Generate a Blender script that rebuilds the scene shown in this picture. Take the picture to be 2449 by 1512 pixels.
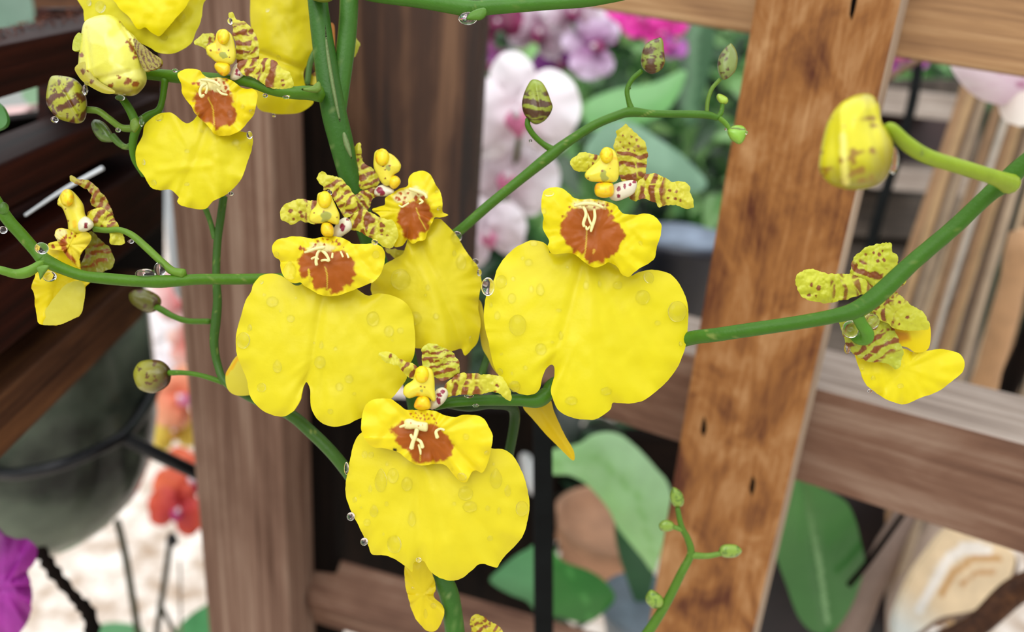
import bpy, bmesh, math, random
import numpy as np
from mathutils import Vector, Matrix
from mathutils.geometry import delaunay_2d_cdt

random.seed(7)
for o in list(bpy.data.objects): bpy.data.objects.remove(o)
SC = bpy.context.scene
COL = SC.collection

# ------------------------------------------------------------------ camera
FPX = 1770.0; CX, CY = 1224.5, 756.0
PITCH = math.radians(20.1); ROLL = math.radians(4.4)
CLOC = Vector((0, 0, 1.2))
_f = Vector((0, math.cos(PITCH), -math.sin(PITCH)))
_r0 = Vector((1, 0, 0)); _u0 = Vector((0, math.sin(PITCH), math.cos(PITCH)))
_r = _r0*math.cos(ROLL) + _u0*math.sin(ROLL)
_u = -_r0*math.sin(ROLL) + _u0*math.cos(ROLL)
cam_d = bpy.data.cameras.new('camera')
cam = bpy.data.objects.new('camera', cam_d); COL.objects.link(cam)
cam_d.sensor_width = 36; cam_d.lens = FPX/2449*36
cam_d.clip_start = .005; cam_d.clip_end = 50
cam.matrix_world = Matrix(((_r.x, _u.x, -_f.x, CLOC.x), (_r.y, _u.y, -_f.y, CLOC.y), (_r.z, _u.z, -_f.z, CLOC.z), (0, 0, 0, 1)))
cam_d.dof.use_dof = True; cam_d.dof.focus_distance = .151; cam_d.dof.aperture_fstop = 9.5
SC.camera = cam

# ------------------------------------------------------------------ light
SC.view_settings.view_transform = 'Standard'; SC.view_settings.look = 'None'
SC.view_settings.exposure = 0.25; SC.view_settings.gamma = 1; SC.view_settings.use_curve_mapping = False
wd = bpy.data.worlds.new('overcast_sky'); SC.world = wd; wd.use_nodes = True
nt = wd.node_tree; nt.nodes.clear()
wo = nt.nodes.new('ShaderNodeOutputWorld'); bg = nt.nodes.new('ShaderNodeBackground')
tc = nt.nodes.new('ShaderNodeTexCoord'); sx = nt.nodes.new('ShaderNodeSeparateXYZ'); rp = nt.nodes.new('ShaderNodeValToRGB')
nt.links.new(tc.outputs['Generated'], sx.inputs[0]); nt.links.new(sx.outputs['Z'], rp.inputs[0])
rp.color_ramp.elements[0].position = 0.0; rp.color_ramp.elements[0].color = (.36, .38, .36, 1)
rp.color_ramp.elements[1].position = .75; rp.color_ramp.elements[1].color = (1.18, 1.2, 1.24, 1)
nt.links.new(rp.outputs[0], bg.inputs[0]); nt.links.new(bg.outputs[0], wo.inputs[0]); bg.inputs[1].default_value = 1.15
sun_d = bpy.data.lights.new('hazy_sun', 'SUN'); sun_d.energy = 1.3; sun_d.angle = math.radians(50); sun_d.color = (1, .98, .95)
sun = bpy.data.objects.new('hazy_sun', sun_d); COL.objects.link(sun)
sun.rotation_euler = (math.radians(38), math.radians(-8), math.radians(-12))

# ------------------------------------------------------------------ helpers
def P(px, py, d):
    px, py, d = float(px), float(py), float(d)
    return CLOC + d*(_f + (px-CX)/FPX*_r + (CY-py)/FPX*_u)
CROPS = {'C1': (0, 0, 2.907), 'C2': (0, 380, 2.907), 'C3': (540, 320, 2.8), 'C4': (780, 800, 2.1234), 'C5': (1120, 260, 1.99),
         'R1': (1850, 180, 1.843), 'R2': (550, 0, 3.288), 'R3': (1120, 0, 3.36), 'R4': (0, 700, 1.861), 'R5': (1150, 950, 2.69),
         'R6': (1750, 850, 2.284), 'R7': (2000, 0, 2.519), 'px': (0, 0, 1)}
def cp(c, pts):
    x0, y0, s = CROPS[c]
    return [(x0+p[0]/s, y0+p[1]/s) + tuple(p[2:]) for p in pts]
def lin(c):
    if isinstance(c, str):
        c = c.lstrip('#'); c = [int(c[i:i+2], 16)/255 for i in (0, 2, 4)]
        return tuple(v/12.92 if v <= .04045 else ((v+.055)/1.055)**2.4 for v in c)
    return tuple(c)
def vnoise(x, y, s=1.0, seed=0):
    x = np.asarray(x, float)/s; y = np.asarray(y, float)/s
    xi = np.floor(x); yi = np.floor(y); fx = x-xi; fy = y-yi
    fx = fx*fx*(3-2*fx); fy = fy*fy*(3-2*fy)
    def h(a, b):
        v = np.sin(a*127.1+b*311.7+seed*74.7)*43758.5453
        return v-np.floor(v)
    return ((h(xi, yi)*(1-fx)+h(xi+1, yi)*fx)*(1-fy)+(h(xi, yi+1)*(1-fx)+h(xi+1, yi+1)*fx)*fy)*2-1
def fb(x, y, s, seed=0): return vnoise(x, y, s, seed)*.6+vnoise(x, y, s*.5, seed+3)*.3+vnoise(x, y, s*.25, seed+5)*.15
def smooth_closed(pts, step=4.0):
    P0 = np.array([p[:2] for p in pts], float); n = len(P0); out = []
    for i in range(n):
        a, b, c, d = P0[i-1], P0[i], P0[(i+1) % n], P0[(i+2) % n]
        k = max(1, int(np.hypot(*(c-b))/step))
        for j in range(k):
            t = j/k
            out.append(.5*((2*b)+(-a+c)*t+(2*a-5*b+4*c-d)*t*t+(-a+3*b-3*c+d)*t**3))
    return np.array(out)
def smooth_open(pts, n=8):
    A = [np.array(p, float) for p in pts]; A = [2*A[0]-A[1]]+A+[2*A[-1]-A[-2]]; out = []
    for i in range(1, len(A)-2):
        a, b, c, d = A[i-1:i+3]
        for j in range(n):
            t = j/n; out.append(.5*((2*b)+(-a+c)*t+(2*a-5*b+4*c-d)*t*t+(-a+3*b-3*c+d)*t**3))
    out.append(A[-2]); return out
def segdist(x, y, poly, closed=True):
    best = np.full(x.shape, 1e9); n = len(poly)
    for i in range(n if closed else n-1):
        ax, ay = poly[i][:2]; bx, by = poly[(i+1) % n][:2]
        dx, dy = bx-ax, by-ay; L = dx*dx+dy*dy+1e-9
        t = np.clip(((x-ax)*dx+(y-ay)*dy)/L, 0, 1)
        best = np.minimum(best, (x-ax-t*dx)**2+(y-ay-t*dy)**2)
    return np.sqrt(best)
def inside(x, y, poly):
    r = np.zeros(x.shape, bool); n = len(poly)
    for i in range(n):
        ax, ay = poly[i][:2]; bx, by = poly[(i+1) % n][:2]
        if ay == by: continue
        m = ((ay > y) != (by > y)) & (x < (bx-ax)*(y-ay)/(by-ay)+ax)
        r ^= m
    return r
def paint(x, y, base, layers):
    c = np.tile(np.array(lin(base)), (len(x), 1)).astype(float)
    for L in layers or []:
        k = L[0]
        if k == 'poly':       # pts, col, soft, warp, wscale
            _, pts, col, soft, warp, ws = L
            wx = x+warp*fb(x, y, ws, 1); wy = y+warp*fb(x, y, ws, 2)
            sd = segdist(wx, wy, pts)*np.where(inside(wx, wy, pts), 1, -1)
            m = np.clip(sd/soft*.5+.5, 0, 1)
        elif k == 'dots':
            m = np.zeros(len(x))
            for (dx, dy, r) in L[1]:
                dd = np.hypot(x-dx+r*.5*vnoise(x, y, r, 3), y-dy+r*.5*vnoise(x, y, r, 4))
                m = np.maximum(m, np.clip((r-dd)/1.2+.5, 0, 1))
            col = L[2]
        elif k == 'line':
            _, pts, w, col = L
            sd = segdist(x+min(1.5, w*.25)*vnoise(x, y, 9, 7), y+min(1.5, w*.25)*vnoise(x, y, 9, 8), pts, False)
            m = np.clip((w-sd)/1.2+.5, 0, 1)
        elif k == 'bars':      # p0, p1, n, duty, s0, s1, col, seed
            _, p0, p1, n, duty, s0, s1, col, seed = L
            ax, ay = p1[0]-p0[0], p1[1]-p0[1]; ln = math.hypot(ax, ay)
            s = ((x-p0[0])*ax+(y-p0[1])*ay)/ln/ln; t = (-(x-p0[0])*ay+(y-p0[1])*ax)/ln/ln
            ph = (s-.35*t*t)*n+.55*fb(x, y, ln*.26, seed)+seed*.37
            wv = .5+.5*np.cos(2*math.pi*ph)+.35*fb(x, y, ln*.12, seed+9)
            th = 1-duty
            rg = np.clip(np.abs(fb(x, y, ln*.3, seed+12))*14-.35, 0, 1)
            m = rg*np.clip((wv-th)*6, 0, 1)*np.clip((s-s0)*18+.3*0, 0, 1)*np.clip((s1-s+.09*fb(x, y, ln*.15, seed+4))*14, 0, 1)
        elif k == 'speck':     # scale, thr, col, seed
            _, sc_, th, col, seed = L
            m = np.clip((vnoise(x, y, sc_, seed)*.8+vnoise(x, y, sc_*.45, seed+2)*.4-th)*5, 0, 1)
        elif k == 'grad':      # p0,p1,col  (colour, for pigment and painted shading, fades from p0 (full) to p1 (none))
            _, p0, p1, col = L
            ax, ay = p1[0]-p0[0], p1[1]-p0[1]
            m = 1-np.clip(((x-p0[0])*ax+(y-p0[1])*ay)/(ax*ax+ay*ay), 0, 1)
        elif k == 'rays':      # origin, n, col, strength, seed
            _, o_, n, col, st, seed = L
            th = np.arctan2(y-o_[1], x-o_[0]); rr = np.hypot(x-o_[0], y-o_[1])
            m = st*np.clip(.5+.8*vnoise(th*n, rr*.01, 1, seed), 0, 1)
        m = m[:, None]; c = c*(1-m)+np.array(lin(col))*m
    return c
class Surf:
    """depth field over a traced outline"""
    def __init__(s, poly, d, tx=0, ty=0, edge=0, er=40, ruf=0, k=9, creases=(), nz=.0003, nzs=90, seed=0, sy=0, sx=0):
        s.poly = poly; s.d = d; s.tx = tx; s.ty = ty; s.edge = edge*.5; s.er = er*1.5; s.ruf = ruf; s.k = k
        s.cr = creases; s.nz = nz; s.nzs = nzs; s.seed = seed; s.sx = sx; s.sy = sy
        s.cx, s.cy = poly[:, 0].mean(), poly[:, 1].mean()
        s.rx = max(np.ptp(poly[:, 0])/2, 1); s.ry = max(np.ptp(poly[:, 1])/2, 1)
    def __call__(s, x, y):
        x = np.atleast_1d(np.asarray(x, float)); y = np.atleast_1d(np.asarray(y, float))
        e = segdist(x, y, s.poly)
        e = np.where(inside(x, y, s.poly), e, 0)
        th = np.arctan2(y-s.cy, x-s.cx)
        dd = s.d+s.tx*(x-s.cx)/1000+s.ty*(y-s.cy)/1000+s.edge*np.exp(-e/s.er)
        dd = dd+s.sx*((x-s.cx)/s.rx)**2+s.sy*((y-s.cy)/s.ry)**2
        if s.ruf: dd = dd+s.ruf*np.exp(-e/(s.er*.9))*(np.sin(s.k*th+s.seed)+.5*np.sin(s.k*2.3*th+s.seed*2))
        for (p0, p1, dep, w) in s.cr: dd = dd+dep*np.exp(-(segdist(x, y, [p0, p1], False)/w)**2)
        return dd+s.nz*fb(x, y, s.nzs, s.seed)
def link(name, me, mat, parent=None, loc=None):
    o = bpy.data.objects.new(name, me); COL.objects.link(o)
    if mat: me.materials.append(mat)
    if parent is not None: o.parent = parent
    if loc is not None: o.location = loc
    return o
def tag(o, label=None, cat=None, group=None, kind=None):
    if label: o['label'] = label
    if cat: o['category'] = cat
    if group: o['group'] = group
    if kind: o['kind'] = kind
    return o
def thing(name, label, cat, loc, group=None):
    o = bpy.data.objects.new(name, None); COL.objects.link(o); o.location = loc; o.empty_display_size = .005
    return tag(o, label, cat, group)
def worigin(p):
    v = Vector((0, 0, 0))
    while p is not None: v += p.location; p = p.parent
    return v
def to_mesh(name, W, F, cols, mat, parent, smooth=True, origin=None):
    """W world points; stored relative to parent's location or own origin"""
    W = np.array(W, float)
    if parent is not None: org = np.array(worigin(parent))
    else:
        org = np.array(origin) if origin is not None else W.mean(0)
    me = bpy.data.meshes.new(name); me.from_pydata((W-org).tolist(), [], F)
    if cols is not None:
        a = me.color_attributes.new('Col', 'FLOAT_COLOR', 'POINT')
        c4 = np.ones((len(W), 4)); c4[:, :3] = cols; a.data.foreach_set('color', c4.ravel())
    if smooth: me.polygons.foreach_set('use_smooth', [True]*len(me.polygons))
    me.update()
    return link(name, me, mat, parent, None if parent is not None else Vector(org))
_fr, _ru, _uu = np.array(_f), np.array(_r), np.array(_u)
def PW(x, y, d):
    d = np.asarray(d)[:, None]
    return np.array(CLOC)+d*(_fr+((x-CX)/FPX)[:, None]*_ru+((CY-y)/FPX)[:, None]*_uu)
def tri(poly, res):
    x0, y0 = poly.min(0); x1, y1 = poly.max(0)
    gx, gy = np.meshgrid(np.arange(x0, x1, res), np.arange(y0, y1, res*.87))
    gx = gx+(np.arange(gx.shape[0]) % 2)[:, None]*res*.5
    gx = gx.ravel(); gy = gy.ravel()
    m = inside(gx, gy, poly); gx, gy = gx[m], gy[m]
    m = segdist(gx, gy, poly) > res*.55; gx, gy = gx[m], gy[m]
    vs = [Vector(p) for p in poly]+[Vector(p) for p in zip(gx, gy)]
    n = len(poly)
    r = delaunay_2d_cdt(vs, [], [list(range(n))], 1, 1e-4)
    V = np.array([tuple(v) for v in r[0]]); F = [tuple(f) for f in r[2]]
    return V, F
SURF = {}
def sheet(name, pts, mat, parent, base, layers=None, res=6, thick=.00022, rag=0, step=None, key=None, label=None, cat=None, group=None, sm=True, **kw):
    poly = smooth_closed(pts, step or max(2.5, res*.8)) if sm else np.array([p[:2] for p in pts], float)
    if rag:
        i = np.arange(len(poly)); t = np.roll(poly, -1, 0)-np.roll(poly, 1, 0); t /= (np.hypot(t[:, 0], t[:, 1])[:, None]+1e-6)
        nrm = np.stack([t[:, 1], -t[:, 0]], 1)
        poly = poly+nrm*(rag*fb(poly[:, 0], poly[:, 1], 9, 5))[:, None]
    kw['creases'] = [(a_, b_, c_*.6, w_) for (a_, b_, c_, w_) in kw.get('creases', ())]
    S = Surf(poly, **kw)
    V, F = tri(poly, res)
    W = PW(V[:, 0], V[:, 1], S(V[:, 0], V[:, 1]))
    o = to_mesh(name, W, F, paint(V[:, 0], V[:, 1], base, layers), mat, parent)
    m = o.modifiers.new('thickness', 'SOLIDIFY'); m.thickness = thick; m.offset = 0
    es = o.modifiers.new('crisp_edge', 'EDGE_SPLIT'); es.split_angle = math.radians(50)
    if key: SURF[key] = S
    if label or cat: tag(o, label, cat, group)
    return o
def pillow(name, pts, d, T, mat, parent, base, layers=None, res=4, back=1.0, key=None, ridge=None, label=None, cat=None, group=None, tx=0, ty=0):
    """closed rounded body grown from a traced silhouette: front and back bulge"""
    poly = smooth_closed(pts, max(2, res*.8)); V, F = tri(poly, res)
    e = segdist(V[:, 0], V[:, 1], poly); R = max(e.max(), 1e-3); q = np.clip(e/R, 0, 1)
    h = T*np.sqrt(np.clip(1-(1-q)**2, 0, 1))
    cx, cy = poly[:, 0].mean(), poly[:, 1].mean()
    bd = e < 1e-3
    d0 = d+tx*(V[:, 0]-cx)/1000+ty*(V[:, 1]-cy)/1000
    hf = h.copy()
    if ridge:
        for (p0, p1, dep, w) in ridge: hf = hf+dep*np.exp(-(segdist(V[:, 0], V[:, 1], [p0, p1], False)/w)**2)*np.minimum(1, e/8)
    Wf = PW(V[:, 0], V[:, 1], d0-hf)
    ids = np.where(~bd)[0]; mp = {int(i): len(V)+k for k, i in enumerate(ids)}
    Wb = PW(V[ids, 0], V[ids, 1], d0[ids]+h[ids]*back)
    F2 = [tuple(mp.get(i, i) for i in f[::-1]) for f in F]
    cl = paint(V[:, 0], V[:, 1], base, layers)
    o = to_mesh(name, np.vstack([Wf, Wb]), [tuple(f) for f in F]+F2, np.vstack([cl, cl[ids]]), mat, parent)
    if key: SURF[key] = (lambda x, y, P=poly, d=d, T=T, R=R: d-T*np.sqrt(np.clip(1-(1-np.clip(segdist(np.atleast_1d(float(x)), np.atleast_1d(float(y)), P)/R, 0, 1))**2, 0, 1)))
    if label or cat: tag(o, label, cat, group)
    return o
def tube(name, pts, mat, parent=None, n=8, seg=12, base='#3f7d2c', layers=None, label=None, cat=None, group=None, jitter=0, caps=True):
    """pts: (px,py,depth,radius_px)"""
    q = smooth_open(pts, n); C = [P(a[0], a[1], a[2]) for a in q]; R = [float(a[3]/FPX*a[2]) for a in q]
    V = []; F = []; N = len(C); up = None; X = []; Y = []
    for i in range(N):
        t = (C[min(i+1, N-1)]-C[max(i-1, 0)]).normalized()
        if up is None: up = t.orthogonal().normalized()
        up = (up-t*up.dot(t)).normalized(); s = t.cross(up)
        rr = R[i]*(1+jitter*math.sin(i*1.7)*.5+jitter*random.uniform(-.5, .5))
        for j in range(seg):
            a = 2*math.pi*j/seg; V.append(C[i]+rr*(up*math.cos(a)+s*math.sin(a)))
            X.append(q[i][0]+a*12); Y.append(q[i][1])
    for i in range(N-1):
        for j in range(seg):
            a = i*seg+j; b = i*seg+(j+1) % seg; F.append((a, b, b+seg, a+seg))
    if caps:
        for e_, s_ in ((0, -1), (N-1, 1)):
            t = (C[min(e_+1, N-1)]-C[max(e_-1, 0)]).normalized()
            V.append(C[e_]+t*s_*R[e_]*.6); X.append(q[e_][0]); Y.append(q[e_][1]); k = len(V)-1
            for j in range(seg):
                a = e_*seg+j; b = e_*seg+(j+1) % seg
                F.append((b, a, k) if s_ < 0 else (a, b, k))
    o = to_mesh(name, [tuple(v) for v in V], F, paint(np.array(X), np.array(Y), base, layers), mat, parent, origin=tuple(C[0]) if parent is None else None)
    if label or cat: tag(o, label, cat, group)
    return o

# ------------------------------------------------------------------ materials
def newmat(name):
    m = bpy.data.materials.new(name); m.use_nodes = True; nt = m.node_tree
    return m, nt, nt.nodes['Principled BSDF'], nt.nodes['Material Output']
def N(nt, t, **kw):
    n = nt.nodes.new(t)
    for k, v in kw.items():
        if k in n.inputs: n.inputs[k].default_value = v
        else: setattr(n, k, v)
    return n
def attr_mat(name, rough=.4, tint=None, trans=0.0, bump=.2, bscale=900, var=.12, coat=0.0, vscale=250, spec=.5, sss=0.0):
    m, nt, b, out = newmat(name)
    a = N(nt, 'ShaderNodeVertexColor', layer_name='Col'); tcn = N(nt, 'ShaderNodeTexCoord')
    nz = N(nt, 'ShaderNodeTexNoise', Scale=vscale, Detail=4.0); nt.links.new(tcn.outputs['Object'], nz.inputs['Vector'])
    mr = N(nt, 'ShaderNodeMapRange'); mr.inputs['To Min'].default_value = 1-var; mr.inputs['To Max'].default_value = 1+var
    nt.links.new(nz.outputs['Fac'], mr.inputs['Value'])
    vm = N(nt, 'ShaderNodeVectorMath', operation='SCALE'); nt.links.new(a.outputs['Color'], vm.inputs[0]); nt.links.new(mr.outputs[0], vm.inputs['Scale'])
    if tint:
        v2 = N(nt, 'ShaderNodeVectorMath', operation='MULTIPLY'); v2.inputs[1].default_value = tint
        nt.links.new(vm.outputs[0], v2.inputs[0]); vm = v2
    nt.links.new(vm.outputs[0], b.inputs['Base Color'])
    b.inputs['Roughness'].default_value = rough; b.inputs['Coat Weight'].default_value = coat; b.inputs['Coat Roughness'].default_value = .08
    b.inputs['Specular IOR Level'].default_value = spec
    n2 = N(nt, 'ShaderNodeTexNoise', Scale=bscale, Detail=3.0); nt.links.new(tcn.outputs['Object'], n2.inputs['Vector'])
    bp = N(nt, 'ShaderNodeBump', Strength=bump, Distance=.0003); nt.links.new(n2.outputs['Fac'], bp.inputs['Height']); nt.links.new(bp.outputs[0], b.inputs['Normal'])
    if trans:
        tr = N(nt, 'ShaderNodeBsdfTranslucent'); nt.links.new(vm.outputs[0], tr.inputs['Color'])
        mx = N(nt, 'ShaderNodeMixShader'); mx.inputs[0].default_value = trans
        nt.links.new(b.outputs[0], mx.inputs[1]); nt.links.new(tr.outputs[0], mx.inputs[2]); nt.links.new(mx.outputs[0], out.inputs['Surface'])
    return m
M = {}
M['petal'] = attr_mat('yellow_petal', rough=.36, trans=.3, bump=.22, bscale=700, var=.05, spec=.3)
M['sepal'] = attr_mat('barred_sepal', rough=.33, trans=.3, bump=.5, bscale=900, var=.12)
M['waxy'] = attr_mat('waxy_flesh', rough=.3, trans=.1, bump=.2, bscale=1200, var=.06)
M['bud'] = attr_mat('bud_skin', rough=.3, trans=.0, bump=.25, bscale=900, var=.15)
M['stem'] = attr_mat('green_stem', rough=.42, trans=.0, bump=.3, bscale=1500, var=.18, vscale=350, spec=.22, tint=(1.08, .74, .5))
M['leaf'] = attr_mat('leaf', rough=.3, trans=.15, bump=.3, bscale=150, var=.2, vscale=60)
M['phal'] = attr_mat('pale_orchid_petal', rough=.5, trans=.2, bump=.15, bscale=250, var=.04, vscale=80)
M['reed'] = attr_mat('dry_reed', rough=.7, bump=.5, bscale=500, var=.3, vscale=90)
M['fiber'] = attr_mat('coir_fibre', rough=.6, bump=.3, bscale=900, var=.3)
def flat_mat(name, col, rough=.5, metal=0, var=.15, vscale=60, bump=.2, bscale=300, col2=None, spec=.5):
    m, nt, b, out = newmat(name); tcn = N(nt, 'ShaderNodeTexCoord')
    nz = N(nt, 'ShaderNodeTexNoise', Scale=vscale, Detail=8.0); nt.links.new(tcn.outputs['Object'], nz.inputs['Vector'])
    cr = N(nt, 'ShaderNodeValToRGB'); c = lin(col); c2 = lin(col2) if col2 else tuple(min(1, v*(1+2*var)) for v in c)
    cr.color_ramp.elements[0].position = .35; cr.color_ramp.elements[1].position = .68
    cr.color_ramp.elements[0].color = tuple(v*(1-var) for v in c)+(1,); cr.color_ramp.elements[1].color = c2+(1,)
    nt.links.new(nz.outputs['Fac'], cr.inputs[0]); nt.links.new(cr.outputs[0], b.inputs['Base Color'])
    b.inputs['Roughness'].default_value = rough; b.inputs['Metallic'].default_value = metal; b.inputs['Specular IOR Level'].default_value = spec
    n2 = N(nt, 'ShaderNodeTexNoise', Scale=bscale, Detail=4.0); nt.links.new(tcn.outputs['Object'], n2.inputs['Vector'])
    bp = N(nt, 'ShaderNodeBump', Strength=bump, Distance=.001); nt.links.new(n2.outputs['Fac'], bp.inputs['Height']); nt.links.new(bp.outputs[0], b.inputs['Normal'])
    return m
def wood_mat(name, dark, mid, light, rough=.55, grain=(320, 320, 9), stain=.5, sscale=28, ss=(1, 1, .35), seed=0.0, spec=.5):
    m, nt, b, out = newmat(name); tcn = N(nt, 'ShaderNodeTexCoord')
    mp = N(nt, 'ShaderNodeMapping'); mp.inputs['Scale'].default_value = grain; mp.inputs['Location'].default_value = (seed, seed*.7, seed*.3)
    nt.links.new(tcn.outputs['Object'], mp.inputs[0])
    g = N(nt, 'ShaderNodeTexNoise', Scale=1.0, Detail=8.0, Roughness=.62, Distortion=.35); nt.links.new(mp.outputs[0], g.inputs['Vector'])
    mp2 = N(nt, 'ShaderNodeMapping'); mp2.inputs['Scale'].default_value = tuple(sscale*v for v in ss); mp2.inputs['Location'].default_value = (seed*2, seed, 0)
    nt.links.new(tcn.outputs['Object'], mp2.inputs[0])
    s = N(nt, 'ShaderNodeTexNoise', Scale=1.0, Detail=6.0, Roughness=.6, Distortion=.6); nt.links.new(mp2.outputs[0], s.inputs['Vector'])
    mx = N(nt, 'ShaderNodeMix', data_type='FLOAT'); mx.inputs[0].default_value = stain
    nt.links.new(g.outputs['Fac'], mx.inputs[2]); nt.links.new(s.outputs['Fac'], mx.inputs[3])
    cr = N(nt, 'ShaderNodeValToRGB'); e = cr.color_ramp.elements
    e[0].position = .36; e[0].color = lin(dark)+(1,); e[1].position = .64; e[1].color = lin(light)+(1,)
    k = e.new(.5); k.color = lin(mid)+(1,)
    nt.links.new(mx.outputs[0], cr.inputs[0]); nt.links.new(cr.outputs[0], b.inputs['Base Color'])
    b.inputs['Roughness'].default_value = rough; b.inputs['Specular IOR Level'].default_value = spec
    bp = N(nt, 'ShaderNodeBump', Strength=.35, Distance=.0008); nt.links.new(g.outputs['Fac'], bp.inputs['Height']); nt.links.new(bp.outputs[0], b.inputs['Normal'])
    return m
def glass_mat(name, col=(1, 1, 1), rough=0, ior=1.33):
    m, nt, b, out = newmat(name)
    b.inputs['Base Color'].default_value = col+(1,); b.inputs['Transmission Weight'].default_value = 1
    b.inputs['Roughness'].default_value = rough; b.inputs['IOR'].default_value = ior
    return m
M['water'] = glass_mat('water')
m, nt, b, out = newmat('water_on_petal')
b.inputs['Base Color'].default_value = (1, 1, 1, 1); b.inputs['Transmission Weight'].default_value = 1; b.inputs['Roughness'].default_value = 0; b.inputs['IOR'].default_value = 1.33
tr = N(nt, 'ShaderNodeBsdfTransparent'); mx = N(nt, 'ShaderNodeMixShader'); mx.inputs[0].default_value = .5
nt.links.new(b.outputs[0], mx.inputs[1]); nt.links.new(tr.outputs[0], mx.inputs[2]); nt.links.new(mx.outputs[0], out.inputs['Surface'])
M['water_film'] = m
M['wood_post'] = wood_mat('stained_warm_wood', '#52260f', '#93602f', '#b68a5c', grain=(700, 700, 60), stain=.72, sscale=58, ss=(1, 1, .55), rough=.55, spec=.3)
M['wood_rail'] = wood_mat('weathered_rail_wood', '#4c3022', '#735442', '#937a68', stain=.55, sscale=32, rough=.7, seed=3.1, spec=.3)
M['wood_top'] = wood_mat('tan_rail_wood', '#7a5636', '#a67e54', '#c29f74', stain=.4, sscale=40, rough=.65, seed=1.7)  # light brown tone of the top rail
M['wood_grey'] = wood_mat('grey_brown_wood', '#53392b', '#7a5e4e', '#9e8674', grain=(420, 420, 5), stain=.45, sscale=34, ss=(1, 1, .25), rough=.75, seed=5.2, spec=.25)
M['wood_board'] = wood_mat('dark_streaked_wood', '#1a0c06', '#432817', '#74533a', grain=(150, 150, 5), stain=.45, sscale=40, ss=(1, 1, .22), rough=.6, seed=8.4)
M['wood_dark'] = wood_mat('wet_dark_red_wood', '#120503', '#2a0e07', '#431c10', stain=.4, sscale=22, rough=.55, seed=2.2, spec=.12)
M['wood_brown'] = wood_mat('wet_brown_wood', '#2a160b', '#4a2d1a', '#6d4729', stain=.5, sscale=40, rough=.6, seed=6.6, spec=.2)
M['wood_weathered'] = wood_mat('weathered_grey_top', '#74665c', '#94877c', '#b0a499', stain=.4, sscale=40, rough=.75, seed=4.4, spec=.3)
M['pale_edge'] = wood_mat('pale_sawn_edge', '#7c6450', '#a8917a', '#cdbba4', stain=.3, rough=.75, seed=9.1, spec=.3)
M['wood_black'] = wood_mat('black_wood_and_shade', '#070403', '#0f0906', '#1c120c', rough=.9, seed=7.1, spec=.1)  # near-black for dark twigs, and for shade put into added sheets
M['black_metal'] = flat_mat('black_painted_metal', '#0a0d0d', rough=.7, spec=.12, var=.2, vscale=90)
M['black_wire'] = flat_mat('black_wire', '#0e1014', rough=.4, spec=.3, var=.2, vscale=90)
M['white_plastic'] = flat_mat('white_plastic', '#d4dade', rough=.4, var=.08, vscale=40)

# ------------------------------------------------------------------ wood frame
UP = Vector((0, 0, 1))
AZ = math.radians(61)
H1 = Vector((-math.sin(AZ), math.cos(AZ), 0))       # along the trellis, away to the left
H2 = Vector((math.cos(AZ), math.sin(AZ), 0))        # through the trellis, away from the camera
def hit(px, py, Q, n):
    dirv = P(px, py, 1)-CLOC
    return CLOC+dirv*((Q-CLOC).dot(n)/dirv.dot(n))
def board(name, corners, back, mat, label=None, cat='board', group=None, kind=None, bevel=.0012, parent=None, top_mat=None, top_dir=Vector((0, 0, 1))):
    """corners TL,TR,BR,BL world points of the seen face; back = thickness vector"""
    a, b, c, d = corners
    zl = ((a-d)+(b-c)); xl = ((b-a)+(c-d))
    if xl.length > zl.length: Z, X = xl.normalized(), zl
    else: Z, X = zl.normalized(), xl
    X = (X-Z*X.dot(Z)).normalized(); Y = Z.cross(X)
    org = (a+b+c+d)/4+back/2; R = Matrix((X, Y, Z)).transposed(); Ri = R.transposed()
    bm = bmesh.new()
    vs = [bm.verts.new(Ri@(v-org)) for v in (a, b, c, d, a+back, b+back, c+back, d+back)]
    for f in ((0, 1, 2, 3), (7, 6, 5, 4), (0, 4, 5, 1), (1, 5, 6, 2), (2, 6, 7, 3), (3, 7, 4, 0)): bm.faces.new([vs[i] for i in f])
    bmesh.ops.recalc_face_normals(bm, faces=bm.faces)
    bmesh.ops.bevel(bm, geom=list(bm.edges), offset=bevel, segments=2, affect='EDGES', profile=.6)
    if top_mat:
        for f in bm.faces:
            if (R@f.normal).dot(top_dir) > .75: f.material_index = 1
    me = bpy.data.meshes.new(name); bm.to_mesh(me); bm.free()
    o = link(name, me, mat, parent); o.matrix_world = Matrix.Translation(org)@R.to_4x4()
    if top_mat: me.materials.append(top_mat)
    if label: tag(o, label, cat, group, kind)
    return o
# plane of the right post's front face, rails on its back
QP = P(1967, 50, .215); TP = .022
def vert_from(pt, py):
    """point straight below/above pt that shows at image row py"""
    c = pt-CLOC; a = c.dot(_u), c.dot(_f); b = UP.dot(_u), UP.dot(_f); k = (CY-py)/FPX
    t = (k*a[1]-a[0])/(b[0]-k*b[1]); return pt+UP*t
tl, tr = hit(1795, 60, QP, H2), hit(2143, 60, QP, H2)
board('trellis_post', [vert_from(tl, -650), vert_from(tr, -650), vert_from(tr, 1700), vert_from(tl, 1700)], H2*TP, M['wood_post'],
      'upright reddish brown stained wooden post right of centre, nearest of the posts', 'post', top_mat=M['pale_edge'], top_dir=-H1)
QR = QP+H2*(TP+.0008); TR = .046
def hrail(name, xa, ya, xb, yb, h, mat, label, cat='rail', Q=QR, t=TR, ext=(0, 0)):
    """rail: top front edge passes image points a (left) and b (right); h height in metres"""
    a, b = hit(xa, ya, Q, H2), hit(xb, yb, Q, H2); b.z = a.z+(b.z-a.z)
    dv = (b-a).normalized(); a = a-dv*ext[0]; b = b+dv*ext[1]
    return board(name, [a, b, b-UP*h, a-UP*h], H2*t, mat, label, cat, top_mat=M['wood_weathered'])
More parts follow.
